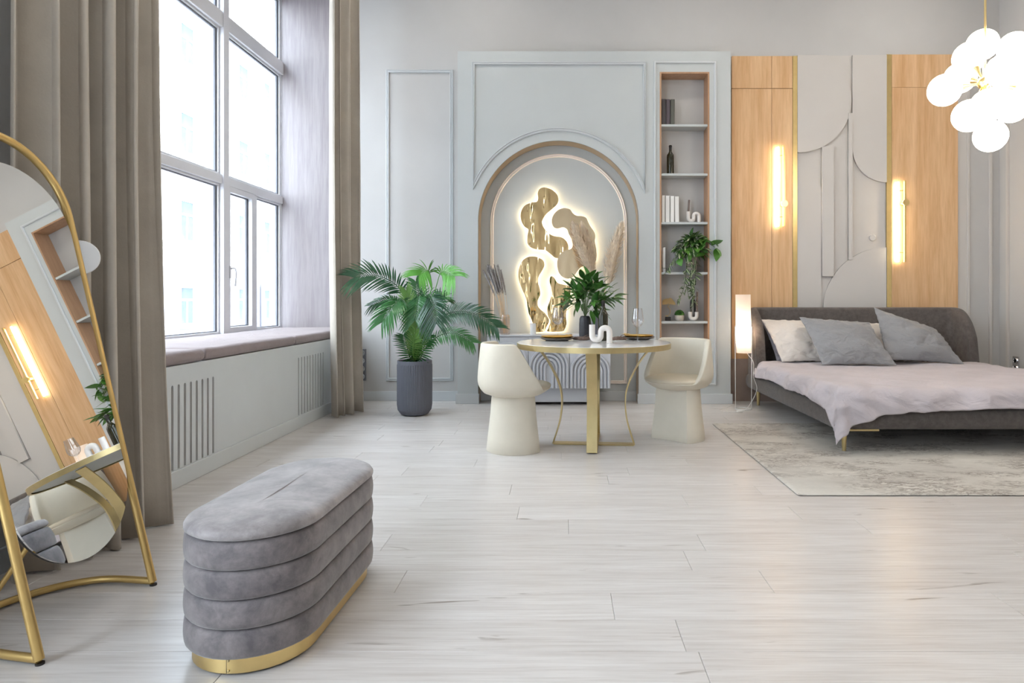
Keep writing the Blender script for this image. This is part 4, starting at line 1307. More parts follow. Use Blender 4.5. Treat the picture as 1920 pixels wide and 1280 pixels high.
build('label_tag', MB().box(-0.395, -0.39, -0.01, 0.01, 0, 0.001), 'black_base') if False else None

# ------------------------------------------------------------------ things on the table
def plate(loc, r, label):
    t = thing('dinner_plate', label, 'plate', loc, 'place settings on the round table')
    build('charger', MB().lathe([(0.0001, 0.0), (r * 0.62, 0.0), (r * 0.9, 0.010), (r, 0.020), (r * 0.98, 0.0225), (r * 0.6, 0.010), (0.0001, 0.008)], loc, 48, False), 'charger_grey', t, smooth=50)
    build('gold_dish', MB().lathe([(0.0001, 0.0125), (r * 0.55, 0.0125), (r * 0.80, 0.020), (r * 0.94, 0.033), (r * 0.92, 0.035), (r * 0.72, 0.026), (r * 0.5, 0.0185), (0.0001, 0.0185)], loc, 48, False), 'gold_plate', t, smooth=50)
    return t
pl1 = plate((-0.05, 4.86, TZ + 0.0005), 0.130, 'gold dish on dark charger at the left place of the table')
pl2 = plate((0.585, 4.99, TZ + 0.0005), 0.124, 'gold dish on dark charger at the right place of the table')
def cutlery(loc, rz, label):
    t = thing('cutlery', label, 'cutlery', loc, 'gold cutlery on the dishes')
    for k, dy in enumerate((-0.008, 0.009)):
        pts = [(-0.085, dy, 0.004), (-0.02, dy, 0.006), (0.03, dy, 0.009), (0.05, dy, 0.013)]
        q = MB().tube(cr(pts, 5), lambda u: 0.0028 + 0.002 * abs(u - 0.3), 8)
        if k == 0: q.add(MB().sphere((0.07, dy, 0.013), 0.014, 14, 8, 0.35).v, MB().sphere((0.07, dy, 0.013), 0.014, 14, 8, 0.35).f)
        else:
            for f_ in (-0.006, -0.002, 0.002, 0.006): q.tube([(0.05, dy + f_ * 0.5, 0.013), (0.062, dy + f_, 0.011), (0.092, dy + f_, 0.014)], 0.0013, 5)
        q.v = [(p[0] + loc[0], p[1] + loc[1], p[2] + loc[2]) for p in q.v]
        build('spoon' if k == 0 else 'fork', q, 'brass', t, smooth=50)
    t.rotation_euler = (0, 0, rz)
cutlery((-0.02, 4.85, TZ + 0.030), 0.25, 'gold spoon and fork lying on the left dish')
cutlery((0.545, 4.97, TZ + 0.030), 2.9, 'gold spoon and fork lying on the right dish')
def wine_glass(loc, label, h=0.24):
    t = thing('wine_glass', label, 'glass', loc, 'wine glasses on the round table')
    s = h / 0.24
    bowl = [(0.004, 0.104), (0.020, 0.110), (0.036, 0.125), (0.043, 0.145), (0.043, 0.165), (0.038, 0.20), (0.032, 0.24), (0.0308, 0.24), (0.0365, 0.20), (0.0415, 0.165), (0.0415, 0.146), (0.034, 0.127), (0.018, 0.113), (0.0001, 0.110)]
    build('bowl', MB().lathe([(r * s, z * s) for r, z in bowl], loc, 36, False), 'wine_glass', t, smooth=60)
    build('stem', MB().lathe([(0.0045 * s, 0.105 * s), (0.0035 * s, 0.08 * s), (0.0035 * s, 0.03 * s), (0.006 * s, 0.010 * s)], loc, 16, False), 'wine_glass', t, smooth=60)
    build('foot', MB().lathe([(0.006 * s, 0.010 * s), (0.018 * s, 0.005 * s), (0.036 * s, 0.002), (0.036 * s, 0.0), (0.0001, 0.0)], loc, 36, False), 'wine_glass', t, smooth=60)
wine_glass((-0.048, 5.13, TZ + 0.0005), 'clear wine glass behind the left gold dish', 0.245)
wine_glass((0.545, 4.72, TZ + 0.0005), 'clear wine glass in front of the right gold dish', 0.245)
bottle((0.298, 4.84, TZ + 0.0005), 'dark green wine bottle standing on the round table', 0.305)
s_holder((0.265, 4.58, TZ + 0.0005), 0.130, 'large white wave candle holder at the front of the round table', rz=-0.12)
# driftwood around the vase
def driftwood(pts, r, label, seed):
    r_ = random.Random(seed)
    c = cr([Vector(p) for p in pts], 8)
    t = thing('driftwood', label, 'driftwood', (c[0].x, c[0].y, TZ + 0.0005), 'driftwood pieces around the vase')
    q = MB().tube([p + Vector((r_.uniform(-1, 1), r_.uniform(-1, 1), r_.uniform(0, 1))) * r * 0.2 for p in c], lambda u: r * (0.5 + 0.6 * math.sin(PI * (0.1 + 0.8 * u))), 9)
    q.v = [(p[0], p[1], max(p[2], TZ + 0.0005)) for p in q.v]
    build('branch', q, 'bark', t, smooth=60)
    m_ = c[len(c) // 2]
    build('twig', MB().tube([m_, m_ + Vector((0.02, -0.01, 0.022)), m_ + Vector((0.045, -0.01, 0.03))], lambda u: 0.004 * (1 - 0.6 * u), 6), 'bark', t, smooth=60)
Zt = TZ + 0.013
driftwood([(0.07, 4.92, Zt), (0.14, 4.87, Zt), (0.22, 4.88, Zt + 0.004)], 0.014, 'brown driftwood piece in front of the black vase', 1)
driftwood([(0.36, 4.80, Zt), (0.41, 4.78, Zt + 0.008), (0.47, 4.82, Zt)], 0.013, 'brown driftwood piece right of the wine bottle', 2)
# textured black vase with green leafy branches
vx, vy = 0.167, 5.0
t = thing('leafy_vase', 'textured black vase with green leafy branches on the round table', 'vase', (vx, vy, TZ + 0.0005))
rows = []
for r, z in ((0.0005, 0.001), (0.040, 0.0), (0.045, 0.006), (0.0465, 0.05), (0.0455, 0.12), (0.043, 0.160), (0.036, 0.178), (0.030, 0.182), (0.026, 0.180), (0.024, 0.165)):
    row = []
    for k in range(48):
        rb = 0.0018 if ((k + int(z * 120)) % 4 < 2 and 0.01 < z < 0.165) else 0
        row.append((vx + (r + rb) * math.cos(2 * PI * k / 48), vy + (r + rb) * math.sin(2 * PI * k / 48), TZ + 0.0005 + z))
    rows.append(row)
build('vase', MB().grid(rows, closed_u=True), 'black_ceramic', t, smooth=30)
LB = leaf_mesh('leaf', 'leaf_bay', 0.40, 0.2, 0.22, 6)
rr = random.Random(21)
mouth = Vector((vx, vy, TZ + 0.17))
tips = [(1062, 556), (1072, 540), (1082, 528), (1094, 522), (1106, 520), (1118, 526), (1128, 536), (1140, 545), (1152, 556), (1066, 570), (1084, 548), (1100, 540), (1114, 548), (1130, 556), (1146, 562), (1092, 560), (1120, 568), (1126, 584)]
for i, (a, b) in enumerate(tips):
    Y = vy + rr.uniform(-0.16, 0.16)
    tip = Vector((bx(a, Y), Y, bz(b, Y)))
    mid = mouth.lerp(tip, 0.5) + Vector((-(tip.x - mouth.x) * 0.22, -(tip.y - mouth.y) * 0.2, 0.03))
    c = cr([mouth, mid, tip], 8)
    build('branch', MB().tube(c, lambda u: 0.0028 * (1 - 0.5 * u), 6), 'stem_green', t, smooth=True)
    ax = (c[-1] - c[-3]).normalized()
    for k in range(9):
        u = 0.62 + 0.38 * k / 8
        p = c[min(int(u * 16), 16)]
        a_ = k * 2.4 + i
        pr = ax.orthogonal().normalized()
        out = Matrix.Rotation(a_, 3, ax) @ pr
        d = ax * (0.5 + 0.5 * (k / 8)) + out * (1.0 - 0.5 * k / 8)
        s_ = rr.uniform(0.095, 0.13)
        inst('leaf', LB, t, p, orient(d, rr.uniform(-0.5, 0.5)), (s_, s_, s_))

# ------------------------------------------------------------------ ottoman
ot = thing('ottoman', 'grey velvet oval ottoman with channelled sides and brass base', 'ottoman', (0, 0, 0))
LEN, WID = 0.84, 0.405
def stadium(off, z, n=40):
    r = WID / 2 + off; h = (LEN - WID) / 2
    pts = []
    for k in range(n // 2 + 1):
        a = -PI + PI * k / (n // 2)
        pts.append((r * math.cos(a), -h + r * math.sin(a), z))
    for k in range(12): pts.append((r, -h + 2 * h * (k + 1) / 13, z))
    for k in range(n // 2 + 1):
        a = PI * k / (n // 2)
        pts.append((r * math.cos(a), h + r * math.sin(a), z))
    for k in range(12): pts.append((-r, h - 2 * h * (k + 1) / 13, z))
    return pts
def st_grid(prof):
    return MB().grid([stadium(o, z) for o, z in prof], closed_u=True, cap=True)
build('base_band', st_grid([(-0.034, 0.006), (-0.024, 0.006), (-0.022, 0.008), (-0.022, 0.052), (-0.034, 0.054)]), 'brass', ot, smooth=35)
build('base_pad', st_grid([(-0.04, 0.0), (-0.036, 0.008)]), 'black_base', ot)
ZR = [0.052, 0.135, 0.218, 0.301, 0.384]
for i in range(4):
    a, b = ZR[i] + 0.0005, ZR[i + 1] - 0.0005
    prof = [(-0.030, a), (-0.008, a + 0.002), (-0.002, a + 0.010)]
    prof += [(-0.002 + 0.003 * math.sin(PI * k / 6), a + 0.010 + (b - a - 0.020) * k / 6) for k in range(1, 6)]
    prof += [(-0.002, b - 0.010), (-0.008, b - 0.002), (-0.030, b)]
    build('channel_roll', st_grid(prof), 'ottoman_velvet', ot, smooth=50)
h = LEN / 2
prof = [(-0.03, 0.385), (-0.008, 0.386), (0.000, 0.392), (0.001, 0.402), (-0.006, 0.413), (-0.025, 0.421)]
prof += [(-0.025 - (WID / 2 - 0.027) * k / 8, 0.421 + 0.012 * math.sin(PI / 2 * k / 8)) for k in range(1, 9)]
lid = st_grid(prof)
lid.v = [(x, y, z + (0.004 * noise.noise(Vector((x * 6, y * 6, 3))) if z > 0.415 else 0)) for x, y, z in lid.v]
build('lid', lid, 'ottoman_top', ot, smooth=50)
build('seam_plate', MB().box(-0.0005, 0.0005, -LEN / 2 + 0.0215, -LEN / 2 + 0.023, 0.008, 0.052), 'black_base', ot)
for zz in (0.016, 0.045):
    q = MB().sphere((0.006, -LEN / 2 + 0.0215, zz), 0.004, 10, 6)
    build('rivet', q, 'brass_satin', ot, smooth=True)
ot.location = (-0.940, 2.205, 0); ot.rotation_euler = (0, 0, math.radians(-1.8))

# ------------------------------------------------------------------ floor mirror
mr = thing('floor_mirror', 'arched standing floor mirror in a gold tube frame beside the curtain', 'mirror', (-1.66, 2.12, 0))
LEAN = math.radians(13.0)
MX0, MY = -1.530, 2.125
def onframe(y, s, off=0.0):
    """point on the leaning frame plane: y along the wall, s up the slope, off towards the room."""
    return Vector((MX0 - s * math.sin(LEAN) + off * math.cos(LEAN), MY + y, 0.014 + s * math.cos(LEAN) + off * math.sin(LEAN)))
HW = 0.258
ARCS = 1.385
pts = [onframe(-HW, 0.0)] + [onframe(-HW, ARCS * k / 8) for k in range(1, 9)]
pts += [onframe(-HW * math.cos(PI * k / 24), ARCS + HW * math.sin(PI * k / 24)) for k in range(1, 25)]
pts += [onframe(HW, ARCS * (8 - k) / 8) for k in range(1, 9)]
build('frame', MB().tube(pts, 0.0135, 14), 'gold_frame', mr, smooth=60)
base = cr([(MX0, MY - HW, 0.016), (-1.69, MY - 0.225, 0.016), (-1.84, MY - 0.17, 0.016), (-1.95, MY, 0.016), (-1.875, MY + 0.18, 0.016), (-1.73, MY + 0.272, 0.016), (MX0, MY + HW, 0.016)], 8)
build('base_bar', MB().tube(base, 0.0125, 12), 'gold_frame', mr, smooth=60)
for sgn in (-1, 1):
    build('strut', MB().tube([onframe(sgn * HW, 0.62), Vector((-1.945, MY + sgn * 0.02, 0.02))], 0.009, 10), 'gold_frame', mr, smooth=60)
    build('foot_cap', MB().lathe([(0.012, 0.0), (0.012, 0.006)], (MX0 + 0.002, MY + sgn * HW, 0), 14), 'black_base', mr)
# round curtain holdback beside the mirror
hb = Vector((-1.862, 2.463, 1.225))
hd = Vector((0.60, -0.80, 0)).normalized()
t = thing('curtain_holdback', 'pale round disc in front of the left curtain beside the mirror frame', 'curtain holdback', hb)
q = MB().lathe([(0.0001, 0), (0.062, 0), (0.065, 0.003), (0.065, 0.010), (0.062, 0.013), (0.0001, 0.013)], (0, 0, 0), 40, False)
q.xf(Matrix.Translation(hb) @ hd.to_track_quat('Z', 'Y').to_matrix().to_4x4())
build('disc', q, 'white_gloss', t, smooth=40)
build('stem', MB().tube([hb, hb + Vector((-0.05, 0.02, 0)), Vector((XL, hb.y + 0.03, hb.z))], 0.007, 10), 'brass_satin', t, smooth=40)
# glass: stadium pane slightly steeper than the frame
MW = 0.241
YAW = 0.02
def onglass(y, s, off=0.0):
    p = onframe(y, s, off)
    p.x += YAW * y
    return p
gp = [(-MW * math.cos(PI * k / 40), 1.545 - MW + MW * math.sin(PI * k / 40)) for k in range(41)] + [(MW * math.cos(PI * k / 40), 0.20 + MW - MW * math.sin(PI * k / 40)) for k in range(41)]
q = MB()
nq = len(gp)
fr_ = [onglass(y, s, 0.003) for y, s in gp]; bk_ = [onglass(y, s, -0.003) for y, s in gp]
q.add(fr_ + bk_, [tuple(range(nq))] + [(i, (i + 1) % nq, nq + (i + 1) % nq, nq + i) for i in range(nq)])
build('mirror_pane', q, 'mirror_glass', mr)
bk2 = [onglass(y * 0.995, s, -0.0035) for y, s in gp]; bk3 = [onglass(y * 0.995, s, -0.012) for y, s in gp]
build('backing', MB().add(bk2 + bk3, [tuple(range(nq)), tuple(range(nq, 2 * nq))[::-1]] + [(i, (i + 1) % nq, nq + (i + 1) % nq, nq + i) for i in range(nq)]), 'black_base', mr)
for sgn in (-1, 1):
    p0 = onglass(sgn * MW, 0.85); p1 = onframe(sgn * HW, 0.85)
    build('pivot_pin', MB().tube([p0 - Vector((0.009, sgn * 0.01, 0)), p1], 0.004, 10), 'gold_frame', mr, smooth=60)

# ------------------------------------------------------------------ rug
q = soft_box(1.265, 4.35, 3.457, 5.44, 0.0005, 0.011, 0.0, 3.0, 30, 20, 0.0004)
build('rug', q, 'rug_wool', None, smooth=60, label='pale cream and grey distressed rug under the bed', cat='rug')

# ------------------------------------------------------------------ bed
FX0, FX1, FY0, FY1 = 1.84, 4.03, 4.36, 6.52
bed = thing('bed', 'upholstered bed in dark grey chenille with winged headboard and brass legs', 'bed', ((FX0 + FX1) / 2, 5.5, 0))
def rbox(x0, x1, y0, y1, z0, z1, r=0.05):
    rows = []
    for k in range(9):
        a = -PI / 2 + PI * k / 8
        ins = r * 0.5 * (1 - math.cos(a)); z = (z0 + z1) / 2 + (z1 - z0) / 2 * math.sin(a)
        X0, X1, Y0, Y1 = x0 + ins, x1 - ins, y0 + ins, y1 - ins
        ring = []
        for cx, cy, st in ((X1 - r, Y1 - r, 0), (X0 + r, Y1 - r, 1), (X0 + r, Y0 + r, 2), (X1 - r, Y0 + r, 3)):
            for j in range(7):
                b = st * PI / 2 + PI / 2 * j / 6
                ring.append((cx + r * math.cos(b), cy + r * math.sin(b), z))
        rows.append(ring)
    return MB().grid(rows, closed_u=True, cap=True)
build('bed_frame', rbox(FX0, FX1, FY0, FY1, 0.172, 0.315, 0.06), 'bed_chenille', bed, smooth=50)
# headboard: a U-shaped upholstered shell
path = []
for k in range(9): path.append((1.915 + 0.0 * k, 6.16 + 0.30 * k / 8))
path = [(1.905, 6.17 + 0.26 * k / 7) for k in range(8)] + [(1.905 + 0.10 * (1 - math.cos(PI / 2 * k / 6)), 6.43 + 0.10 * math.sin(PI / 2 * k / 6)) for k in range(1, 7)]
path += [(2.005 + (3.865 - 2.005) * k / 24, 6.53) for k in range(1, 25)]
path += [(3.865 + 0.10 * math.sin(PI / 2 * k / 6), 6.43 + 0.10 * math.cos(PI / 2 * k / 6)) for k in range(1, 7)] + [(3.965, 6.43 - 0.26 * k / 7) for k in range(1, 8)]
rows = []
for i, (x, y) in enumerate(path):
    a = Vector(path[max(i - 1, 0)]); b = Vector(path[min(i + 1, len(path) - 1)])
    tg = (b - a).normalized(); nr = Vector((tg.y, -tg.x))      # towards the mattress / inside is +nr for this order
    e = max(0.0, min(1.0, (6.50 - y) / 0.33))
    zt = 0.47 + 0.51 * math.sqrt(max(0, 1 - e ** 2.2))
    th_ = 0.045
    rows.append([(x - nr.x * th_, y - nr.y * th_, 0.19), (x - nr.x * th_, y - nr.y * th_, zt - 0.03), (x - nr.x * th_ * 0.7, y - nr.y * th_ * 0.7, zt - 0.008), (x, y, zt), (x + nr.x * th_ * 0.7, y + nr.y * th_ * 0.7, zt - 0.008), (x + nr.x * th_, y + nr.y * th_, zt - 0.03), (x + nr.x * th_, y + nr.y * th_, 0.19)])
build('headboard', MB().grid(rows, closed_u=True, cap=True), 'bed_chenille', bed, smooth=55)
build('mattress', rbox(1.96, 3.92, 4.44, 6.46, 0.30, 0.425, 0.06), 'mattress_white', bed, smooth=50)
for (lx, ly, zb) in ((1.945, 4.44, 0.0118), (3.925, 4.44, 0.0118), (1.945, 6.40, 0.0005), (3.925, 6.40, 0.0005)):
    build('leg', MB().lathe([(0.010, zb), (0.013, zb + 0.002), (0.021, 0.165), (0.021, 0.178)], (lx, ly, 0), 16), 'brass_satin', bed, smooth=40)
for sx in (1, -1):
    cx = FX0 + 0.06 if sx == 1 else FX1 - 0.06
    build('leg_bracket', MB().box(cx, cx + sx * 0.26, FY0 + 0.02, FY0 + 0.055, 0.160, 0.1735), 'brass_satin', bed, bevel=0.002)

# duvet
def duvet():
    X0, X1, Y0, Y1 = 1.925, 3.96, 4.435, 6.22
    nx, ny2 = 230, 190
    rows = []
    for j in range(ny2 + 1):
        v = j / ny2
        row = []
        for i in range(nx + 1):
            u = i / nx
            # cloth coordinates (metres past the edges of the top)
            gv = max(0, 1 - v * 3)
            ol = 0.145 + 0.10 * max(0, 1 - v * 2.2) ** 2 + 0.02 * noise.noise(Vector((v * 5, 2, 8))) + 0.006 * noise.noise(Vector((v * 14, 5, 8)))
            orr = 0.16
            x = X0 - ol + (X1 - X0 + ol + orr) * u
            of = 0.165 + 0.16 * math.exp(-max(0, x - X0 + 0.05) / 0.22) + 0.012 * noise.noise(Vector((x * 2.5, 1, 1))) + 0.006 * noise.noise(Vector((x * 9, 3, 1)))
            y = Y0 - of + (Y1 - Y0 + of) * v
            dx = (X0 - x) if x < X0 else (x - X1 if x > X1 else 0)
            dy = (Y0 - y) if y < Y0 else 0
            sx = -1 if x < X0 else 1
            d = math.hypot(dx, dy)
            R = 0.05
            def fold(dd):
                if dd <= 0: return 0, 0
                a = min(dd / R, 1.35)
                o_ = R * math.sin(a); z_ = R * (1 - math.cos(a))
                if dd / R > 1.35:
                    o_ += (dd - 1.35 * R) * math.cos(1.35); z_ += (dd - 1.35 * R) * math.sin(1.35)
                return o_, z_
            o_, z_ = fold(d)
            px2 = min(max(x, X0), X1) + (sx * o_ * dx / d if d else 0)
            py2 = max(y, Y0) + (-o_ * dy / d if d else 0)
            n1 = noise.noise(Vector((x * 2.6, y * 2.6, 0.3))) * 0.014
            n2 = noise.noise(Vector((x * 7 + y * 3, y * 7 - x * 2, 7.7))) * 0.007
            drop = min(1, d / 0.08)
            # fold lines running down over the edge
            k1 = math.sin(x * 21 + 3 * noise.noise(Vector((x * 2, y * 3, 3)))) * math.sin(x * 8 + 1)
            rid = 0.010 * drop * k1 if dy > dx else 0.012 * drop * math.sin(y * 15 + 2.5 * noise.noise(Vector((x * 3, y * 2, 9))))
            rid += drop * (0.050 * (0.30 - abs(noise.noise(Vector((x * 3.5 + y * 2.5, y * 2.5 - x, z_ * 5))))) + 0.014 * (0.3 - abs(noise.noise(Vector((x * 9 - z_ * 14, y * 8 + z_ * 14, z_ * 6))))))
            if d:
                px2 += sx * (dx / d) * (rid + 0.018 * drop) * (1 if dx > 0 else 0)
                py2 += -(dy / d) * (rid + 0.024 * drop)
            diag = 0.012 * math.sin((x * 1.0 + y * 1.3) * 9) * math.exp(-((x - 2.2) ** 2 + (y - 4.9) ** 2) / 0.18)
            edge_r = max(0, (v - 0.96) / 0.04)
            z = 0.448 - z_ + n1 + n2 + diag - 0.020 * edge_r ** 2 + 0.010 * (0.3 - abs(noise.noise(Vector((x * 3.3 + y * 2.2, y * 6 - x, 5.5))))) + 0.004 * (0.3 - abs(noise.noise(Vector((x * 9 - y * 5, y * 10, 1.5)))))
            if d > 0.02: z = max(z, 0.05)
            row.append((px2, py2, z))
        rows.append(row)
    o = build('duvet', MB().grid(rows), 'duvet_linen', None, smooth=True, fix=False, label='rumpled mauve-grey linen duvet spread over the bed', cat='duvet')
    s = o.modifiers.new('thick', 'SOLIDIFY'); s.thickness = 0.012; s.offset = 1
    return o
duvet()

def pillow(c4, T, mat, label, seed, cat='pillow', pinch=0.06, n=34):
    """c4: corners TL, TR, BR, BL in world space (front faces the viewer)."""
    tl, tr, br, bl = [Vector(p) for p in c4]
    nr = ((tr - tl).cross(bl - tl)).normalized()
    if nr.y > 0: nr = -nr
    ctr = (tl + tr + br + bl) / 4
    def pt(u, v, sd):
        # bow the edges inwards between the corners
        uu = u * (1 - pinch * (1 - v * v)); vv = v * (1 - pinch * (1 - u * u))
        a, b = (uu + 1) / 2, (vv + 1) / 2
        p = (tl * (1 - a) + tr * a) * b + (bl * (1 - a) + br * a) * (1 - b)
        prof = max(0.0, (1 - u ** 2)) ** 0.62 * max(0.0, (1 - v ** 2)) ** 0.62
        wr = noise.noise(Vector((u * 2.2 + seed, v * 2.2, seed * 1.7))) * 0.26 - abs(noise.noise(Vector((u * 3 + v * 2.5, v * 5 - u * 2 + seed, 2.2)))) * 0.36
        e = min(1 - abs(u), 1 - abs(v))
        crk = 0.013 * math.exp(-e * 5) * math.sin((u + v * 0.7) * 17 + seed + 2 * noise.noise(Vector((u * 2, v * 2, seed)))) + 0.007 * math.exp(-e * 3) * math.sin((u - v) * 25 + seed)
        return p + nr * (sd * T / 2 * prof * (1 + wr) + crk * 1.6 * prof ** 0.5)
    us = [math.sin((-1 + 2 * i / n) * PI / 2) for i in range(n + 1)]
    mb = MB()
    mb.grid([[pt(u, v, 1) for u in us] for v in us])
    mb.grid([[pt(u, v, -1) for u in us] for v in us])
    me = bpy.data.meshes.new(name := 'pillow')
    me.from_pydata([tuple(p) for p in mb.v], [], mb.f)
    bm = bmesh.new(); bm.from_mesh(me)
    bmesh.ops.remove_doubles(bm, verts=bm.verts, dist=0.0008)
    bm.to_mesh(me); bm.free()
    return build('pillow', me, mat, None, smooth=True, label=label, cat=cat, group='pillows on the bed')
pillow([(1.975, 6.42, 0.845), (2.60, 6.44, 0.86), (2.62, 6.22, 0.455), (2.07, 6.22, 0.455)], 0.12, 'pillow_lavender', 'pale lavender pillow at the left end, leaning on the headboard', 1.0)
pillow([(1.945, 6.31, 0.865), (2.56, 6.32, 0.862), (2.56, 6.04, 0.468), (2.06, 6.04, 0.470)], 0.21, 'pillow_white', 'white pillow at the left end of the bed', 2.3)
pillow([(2.84, 6.36, 0.84), (3.40, 6.36, 0.82), (3.45, 6.08, 0.47), (2.84, 6.08, 0.47)], 0.13, 'pillow_white', 'white pillow showing between the two dark grey pillows', 3.1)
pillow([(2.225, 6.05, 0.895), (2.875, 6.02, 0.845), (3.00, 5.76, 0.468), (2.335, 5.78, 0.472)], 0.23, 'pillow_grey', 'dark grey pillow lying flat-on at the centre of the bed', 4.4, pinch=0.05)
pillow([(2.985, 6.16, 0.985), (3.58, 6.16, 0.775), (3.70, 5.90, 0.458), (2.97, 5.92, 0.50)], 0.26, 'pillow_grey', 'dark grey pillow tipped on its corner at the right of the bed', 5.9, pinch=0.07)

# ------------------------------------------------------------------ floor lamp beside the bed
lx, ly = 1.735, 6.18
lp = thing('floor_lamp', 'lit white paper column lamp on thin wire legs beside the bed', 'floor lamp', (lx, ly, 0))
rg = [(lx + 0.075 * math.cos(2 * PI * k / 40), ly + 0.075 * math.sin(2 * PI * k / 40), 0.005) for k in range(40)]
build('base_ring', MB().tube(rg, 0.005, 8, closed=True), 'white_gloss', lp, smooth=True)
for k, a in enumerate((PI * 0.97, -0.25)):
    build('leg', MB().tube([(lx + 0.075 * math.cos(a), ly + 0.075 * math.sin(a), 0.005), (lx + 0.078 * math.cos(a), ly + 0.078 * math.sin(a), 0.80)], 0.0038, 8), 'white_gloss', lp, smooth=True)
build('holder_ring', MB().tube([(lx + 0.078 * math.cos(2 * PI * k / 40), ly + 0.078 * math.sin(2 * PI * k / 40), 0.798) for k in range(40)], 0.0026, 8, closed=True), 'white_gloss', lp, smooth=True)
sh = MB().grid([[(lx - 0.014 * (z - 0.8) + 0.071 * math.cos(2 * PI * k / 40), ly + 0.071 * math.sin(2 * PI * k / 40), z) for k in range(40)] for z in (0.545, 0.70, 0.795, 0.95, 1.107)], closed_u=True)
build('shade', sh, 'paper_shade', lp, smooth=True, fix=False)
build('bulb', MB().lathe([(0.0001, 0.70), (0.014, 0.702), (0.030, 0.74), (0.034, 0.765), (0.028, 0.79), (0.014, 0.805), (0.0001, 0.808)], (lx, ly, 0), 18, False), 'bulb_glow', lp, smooth=True)
build('socket', MB().tube([(lx, ly, 0.61), (lx, ly, 0.70)], 0.016, 12).tube([(lx - 0.078, ly, 0.64), (lx + 0.078, ly, 0.64)], 0.003, 6), 'white_gloss', lp, smooth=True)
cab = cr([(lx + 0.01, ly, 0.62), (lx + 0.03, ly - 0.03, 0.54), (lx + 0.075, ly - 0.07, 0.46), (lx + 0.07, ly - 0.09, 0.33), (lx + 0.10, ly - 0.10, 0.22), (lx + 0.06, ly - 0.12, 0.12), (lx - 0.02, ly - 0.16, 0.03), (lx - 0.10, ly - 0.19, 0.005), (lx - 0.20, ly - 0.16, 0.004), (lx - 0.25, ly - 0.06, 0.004), (lx - 0.16, ly + 0.05, 0.004), (lx - 0.06, ly + 0.20, 0.004)], 8)
build('cable', MB().tube(cab, 0.0028, 6), 'cable_white', lp, smooth=True)
build('cord_switch', rbox(lx - 0.115, lx - 0.055, ly - 0.195, ly - 0.165, 0.001, 0.022, 0.008), 'cable_white', lp, smooth=50)

# ------------------------------------------------------------------ globe pendant
GY = 4.26
gs = FPX / GY
hub = Vector(((1846 - VPX) / gs, GY, HC + (VPY - 155) / gs))
pd = thing('globe_pendant', 'brass pendant lamp with a cluster of glowing white globes', 'pendant lamp', (hub.x, hub.y, hub.z))
build('rod', MB().tube([hub + Vector((0.018, 0.02, 0)), Vector((hub.x + 0.018, hub.y + 0.02, ZC - 0.02))], 0.007, 12), 'brass', pd, smooth=True)
build('canopy', MB().lathe([(0.06, ZC - 0.03), (0.065, ZC - 0.0005), (0.0001, ZC - 0.0005)], (hub.x + 0.018, hub.y + 0.02, 0), 28, False), 'brass', pd, smooth=40)
build('hub', MB().sphere(hub, 0.045, 20, 12), 'brass', pd, smooth=True)
GL = [(1842, 84, 0.16), (1817, 108, 0.10), (1800, 146, 0.16), (1771, 169, -0.02), (1817, 217, -0.06), (1857, 255, 0.02), (1902, 90, 0.02), (1882, 132, -0.20), (1852, 198, -0.17), (1897, 200, -0.02), (1925, 165, 0.05), (1922, 130, -0.12), (1868, 190, 0.22)]
for k, (gx, gy, dy) in enumerate(GL):
    Y = GY + dy
    c = Vector(((gx - VPX) * Y / FPX, Y, HC + (VPY - gy) * Y / FPX))
    build('globe', MB().sphere(c, 0.104, 22, 13), 'globe_glow', pd, smooth=True)
    d = (hub - c).normalized()
    e = c + d * 0.098
    cone = MB().tube([hub, hub.lerp(e, 0.55), e], lambda u: 0.009 if u < 0.6 else 0.026, 12)
    build('arm', cone, 'brass', pd, smooth=40)

# ------------------------------------------------------------------ sockets
ox, oy, oz = XR, 6.445, bz(683, 6.445)
t = thing('wall_socket', 'metal double socket on the right wall beside the bed', 'socket', (ox, oy, oz))
build('plate', MB().box(ox - 0.012, ox, oy - 0.042, oy + 0.042, oz - 0.08, oz + 0.08), 'chrome', t, bevel=0.003)
for dz in (-0.038, 0.038):
    q = MB().lathe([(0.0001, 0.004), (0.022, 0.004), (0.026, 0.014), (0.030, 0.014), (0.030, 0.0)], (0, 0, 0), 20, False)
    q.xf(Matrix.Translation((ox - 0.008, oy, oz + dz)) @ Matrix.Rotation(-PI / 2, 4, 'Y'))
    build('outlet', q, 'chrome', t, smooth=40)
ox = bx(680)
t = thing('wall_socket', 'upright strip of four sockets on wall beside the right curtain', 'socket', (ox, YB, 0.37))
build('plate', MB().box(ox - 0.038, ox + 0.038, YB - 0.012, YB, bz(713), bz(654)), 'gasket', t, bevel=0.003)
for k in range(4):
    q = MB().lathe([(0.0001, 0.004), (0.022, 0.004), (0.026, 0.016), (0.030, 0.016), (0.030, 0.0)], (0, 0, 0), 20, False)
    q.xf(Matrix.Translation((ox, YB - 0.008, bz(661 + 14.8 * k))) @ Matrix.Rotation(PI / 2, 4, 'X'))
    build('outlet', q, 'chrome', t, smooth=40)

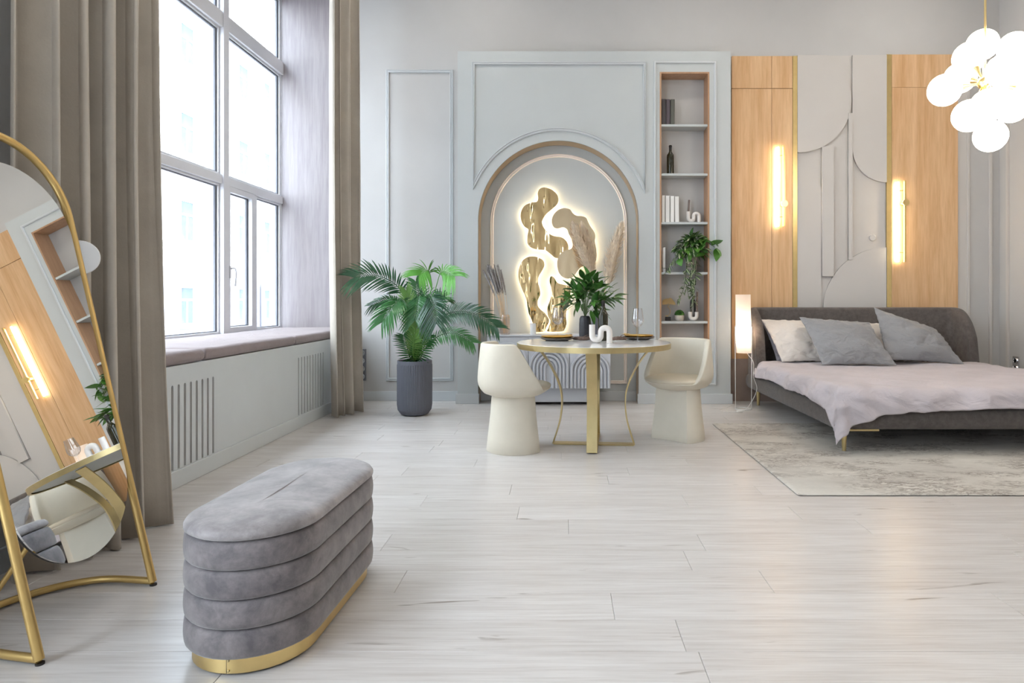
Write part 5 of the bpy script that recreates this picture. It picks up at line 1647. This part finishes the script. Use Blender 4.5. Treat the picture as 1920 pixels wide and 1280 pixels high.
# ------------------------------------------------------------------ outside: building across the street
FXX = -14.0
fac = thing('building', 'white apartment building with rows of windows outside the window', 'building', (FXX, 24, -1.6))
fcols = [23.85 + 2.1 * k for k in range(-9, 12)]
frows = [(0.07, 1.55), (3.17, 4.75), (6.45, 8.0), (9.75, 11.3)]
holes = [rect(c - 0.47, c + 0.47, a, b) for c in fcols for a, b in frows]
build('wall', left_poly([rect(-12, 48, 1.62, 12.5)] + [h_ for h_ in holes if h_[0][1] > 1.7], FXX - 0.3, FXX), 'facade', fac)
build('base_wall', left_poly([rect(-12, 48, -1.6, 1.62)] + [h_ for h_ in holes if h_[0][1] < 1.7], FXX - 0.3, FXX + 0.02), 'facade_base', fac)
wf = {}
for c in fcols:
    for a, b in frows:
        hh = b - a
        key = round(hh, 2)
        if key not in wf:
            fr = left_poly([rect(-0.47, 0.47, 0, hh), rect(-0.39, -0.03, 0.08, hh * 0.62), rect(0.03, 0.39, 0.08, hh * 0.62), rect(-0.39, 0.39, hh * 0.67, hh - 0.08)], -0.03, 0.03)
            fr.materials.clear(); fr.materials.append(M['upvc'])
            gm = bpy.data.meshes.new('pane'); q = MB().box(-0.015, 0.0, -0.46, 0.46, 0.01, hh - 0.01)
            gm.from_pydata(q.v, [], q.f); gm.materials.append(M['facade_glass'])
            sl = bpy.data.meshes.new('ledge'); q = MB().box(-0.02, 0.30, -0.56, 0.56, -0.10, -0.03)
            sl.from_pydata(q.v, [], q.f); sl.materials.append(M['facade'])
            wf[key] = (fr, gm, sl)
        fr, gm, sl = wf[key]
        o = inst('window', fr, fac, (FXX - 0.05, c, a))
        for nm, m_ in (('pane', gm), ('ledge', sl)):
            p = bpy.data.objects.new(nm, m_); COL.objects.link(p); p.parent = o
build('downpipe', MB().tube([(FXX + 0.12, 29.5, -1.6), (FXX + 0.12, 29.5, 12.4)], 0.09, 12), 'facade_base', fac, smooth=True)
build('cornice', MB().box(FXX - 0.3, FXX + 0.4, -12, 48, 12.2, 12.6), 'facade', fac)
struct('ground', MB().box(-40, XW - 0.3, -30, 60, -1.8, -1.6), 'pavement', 'grey street between the two buildings')
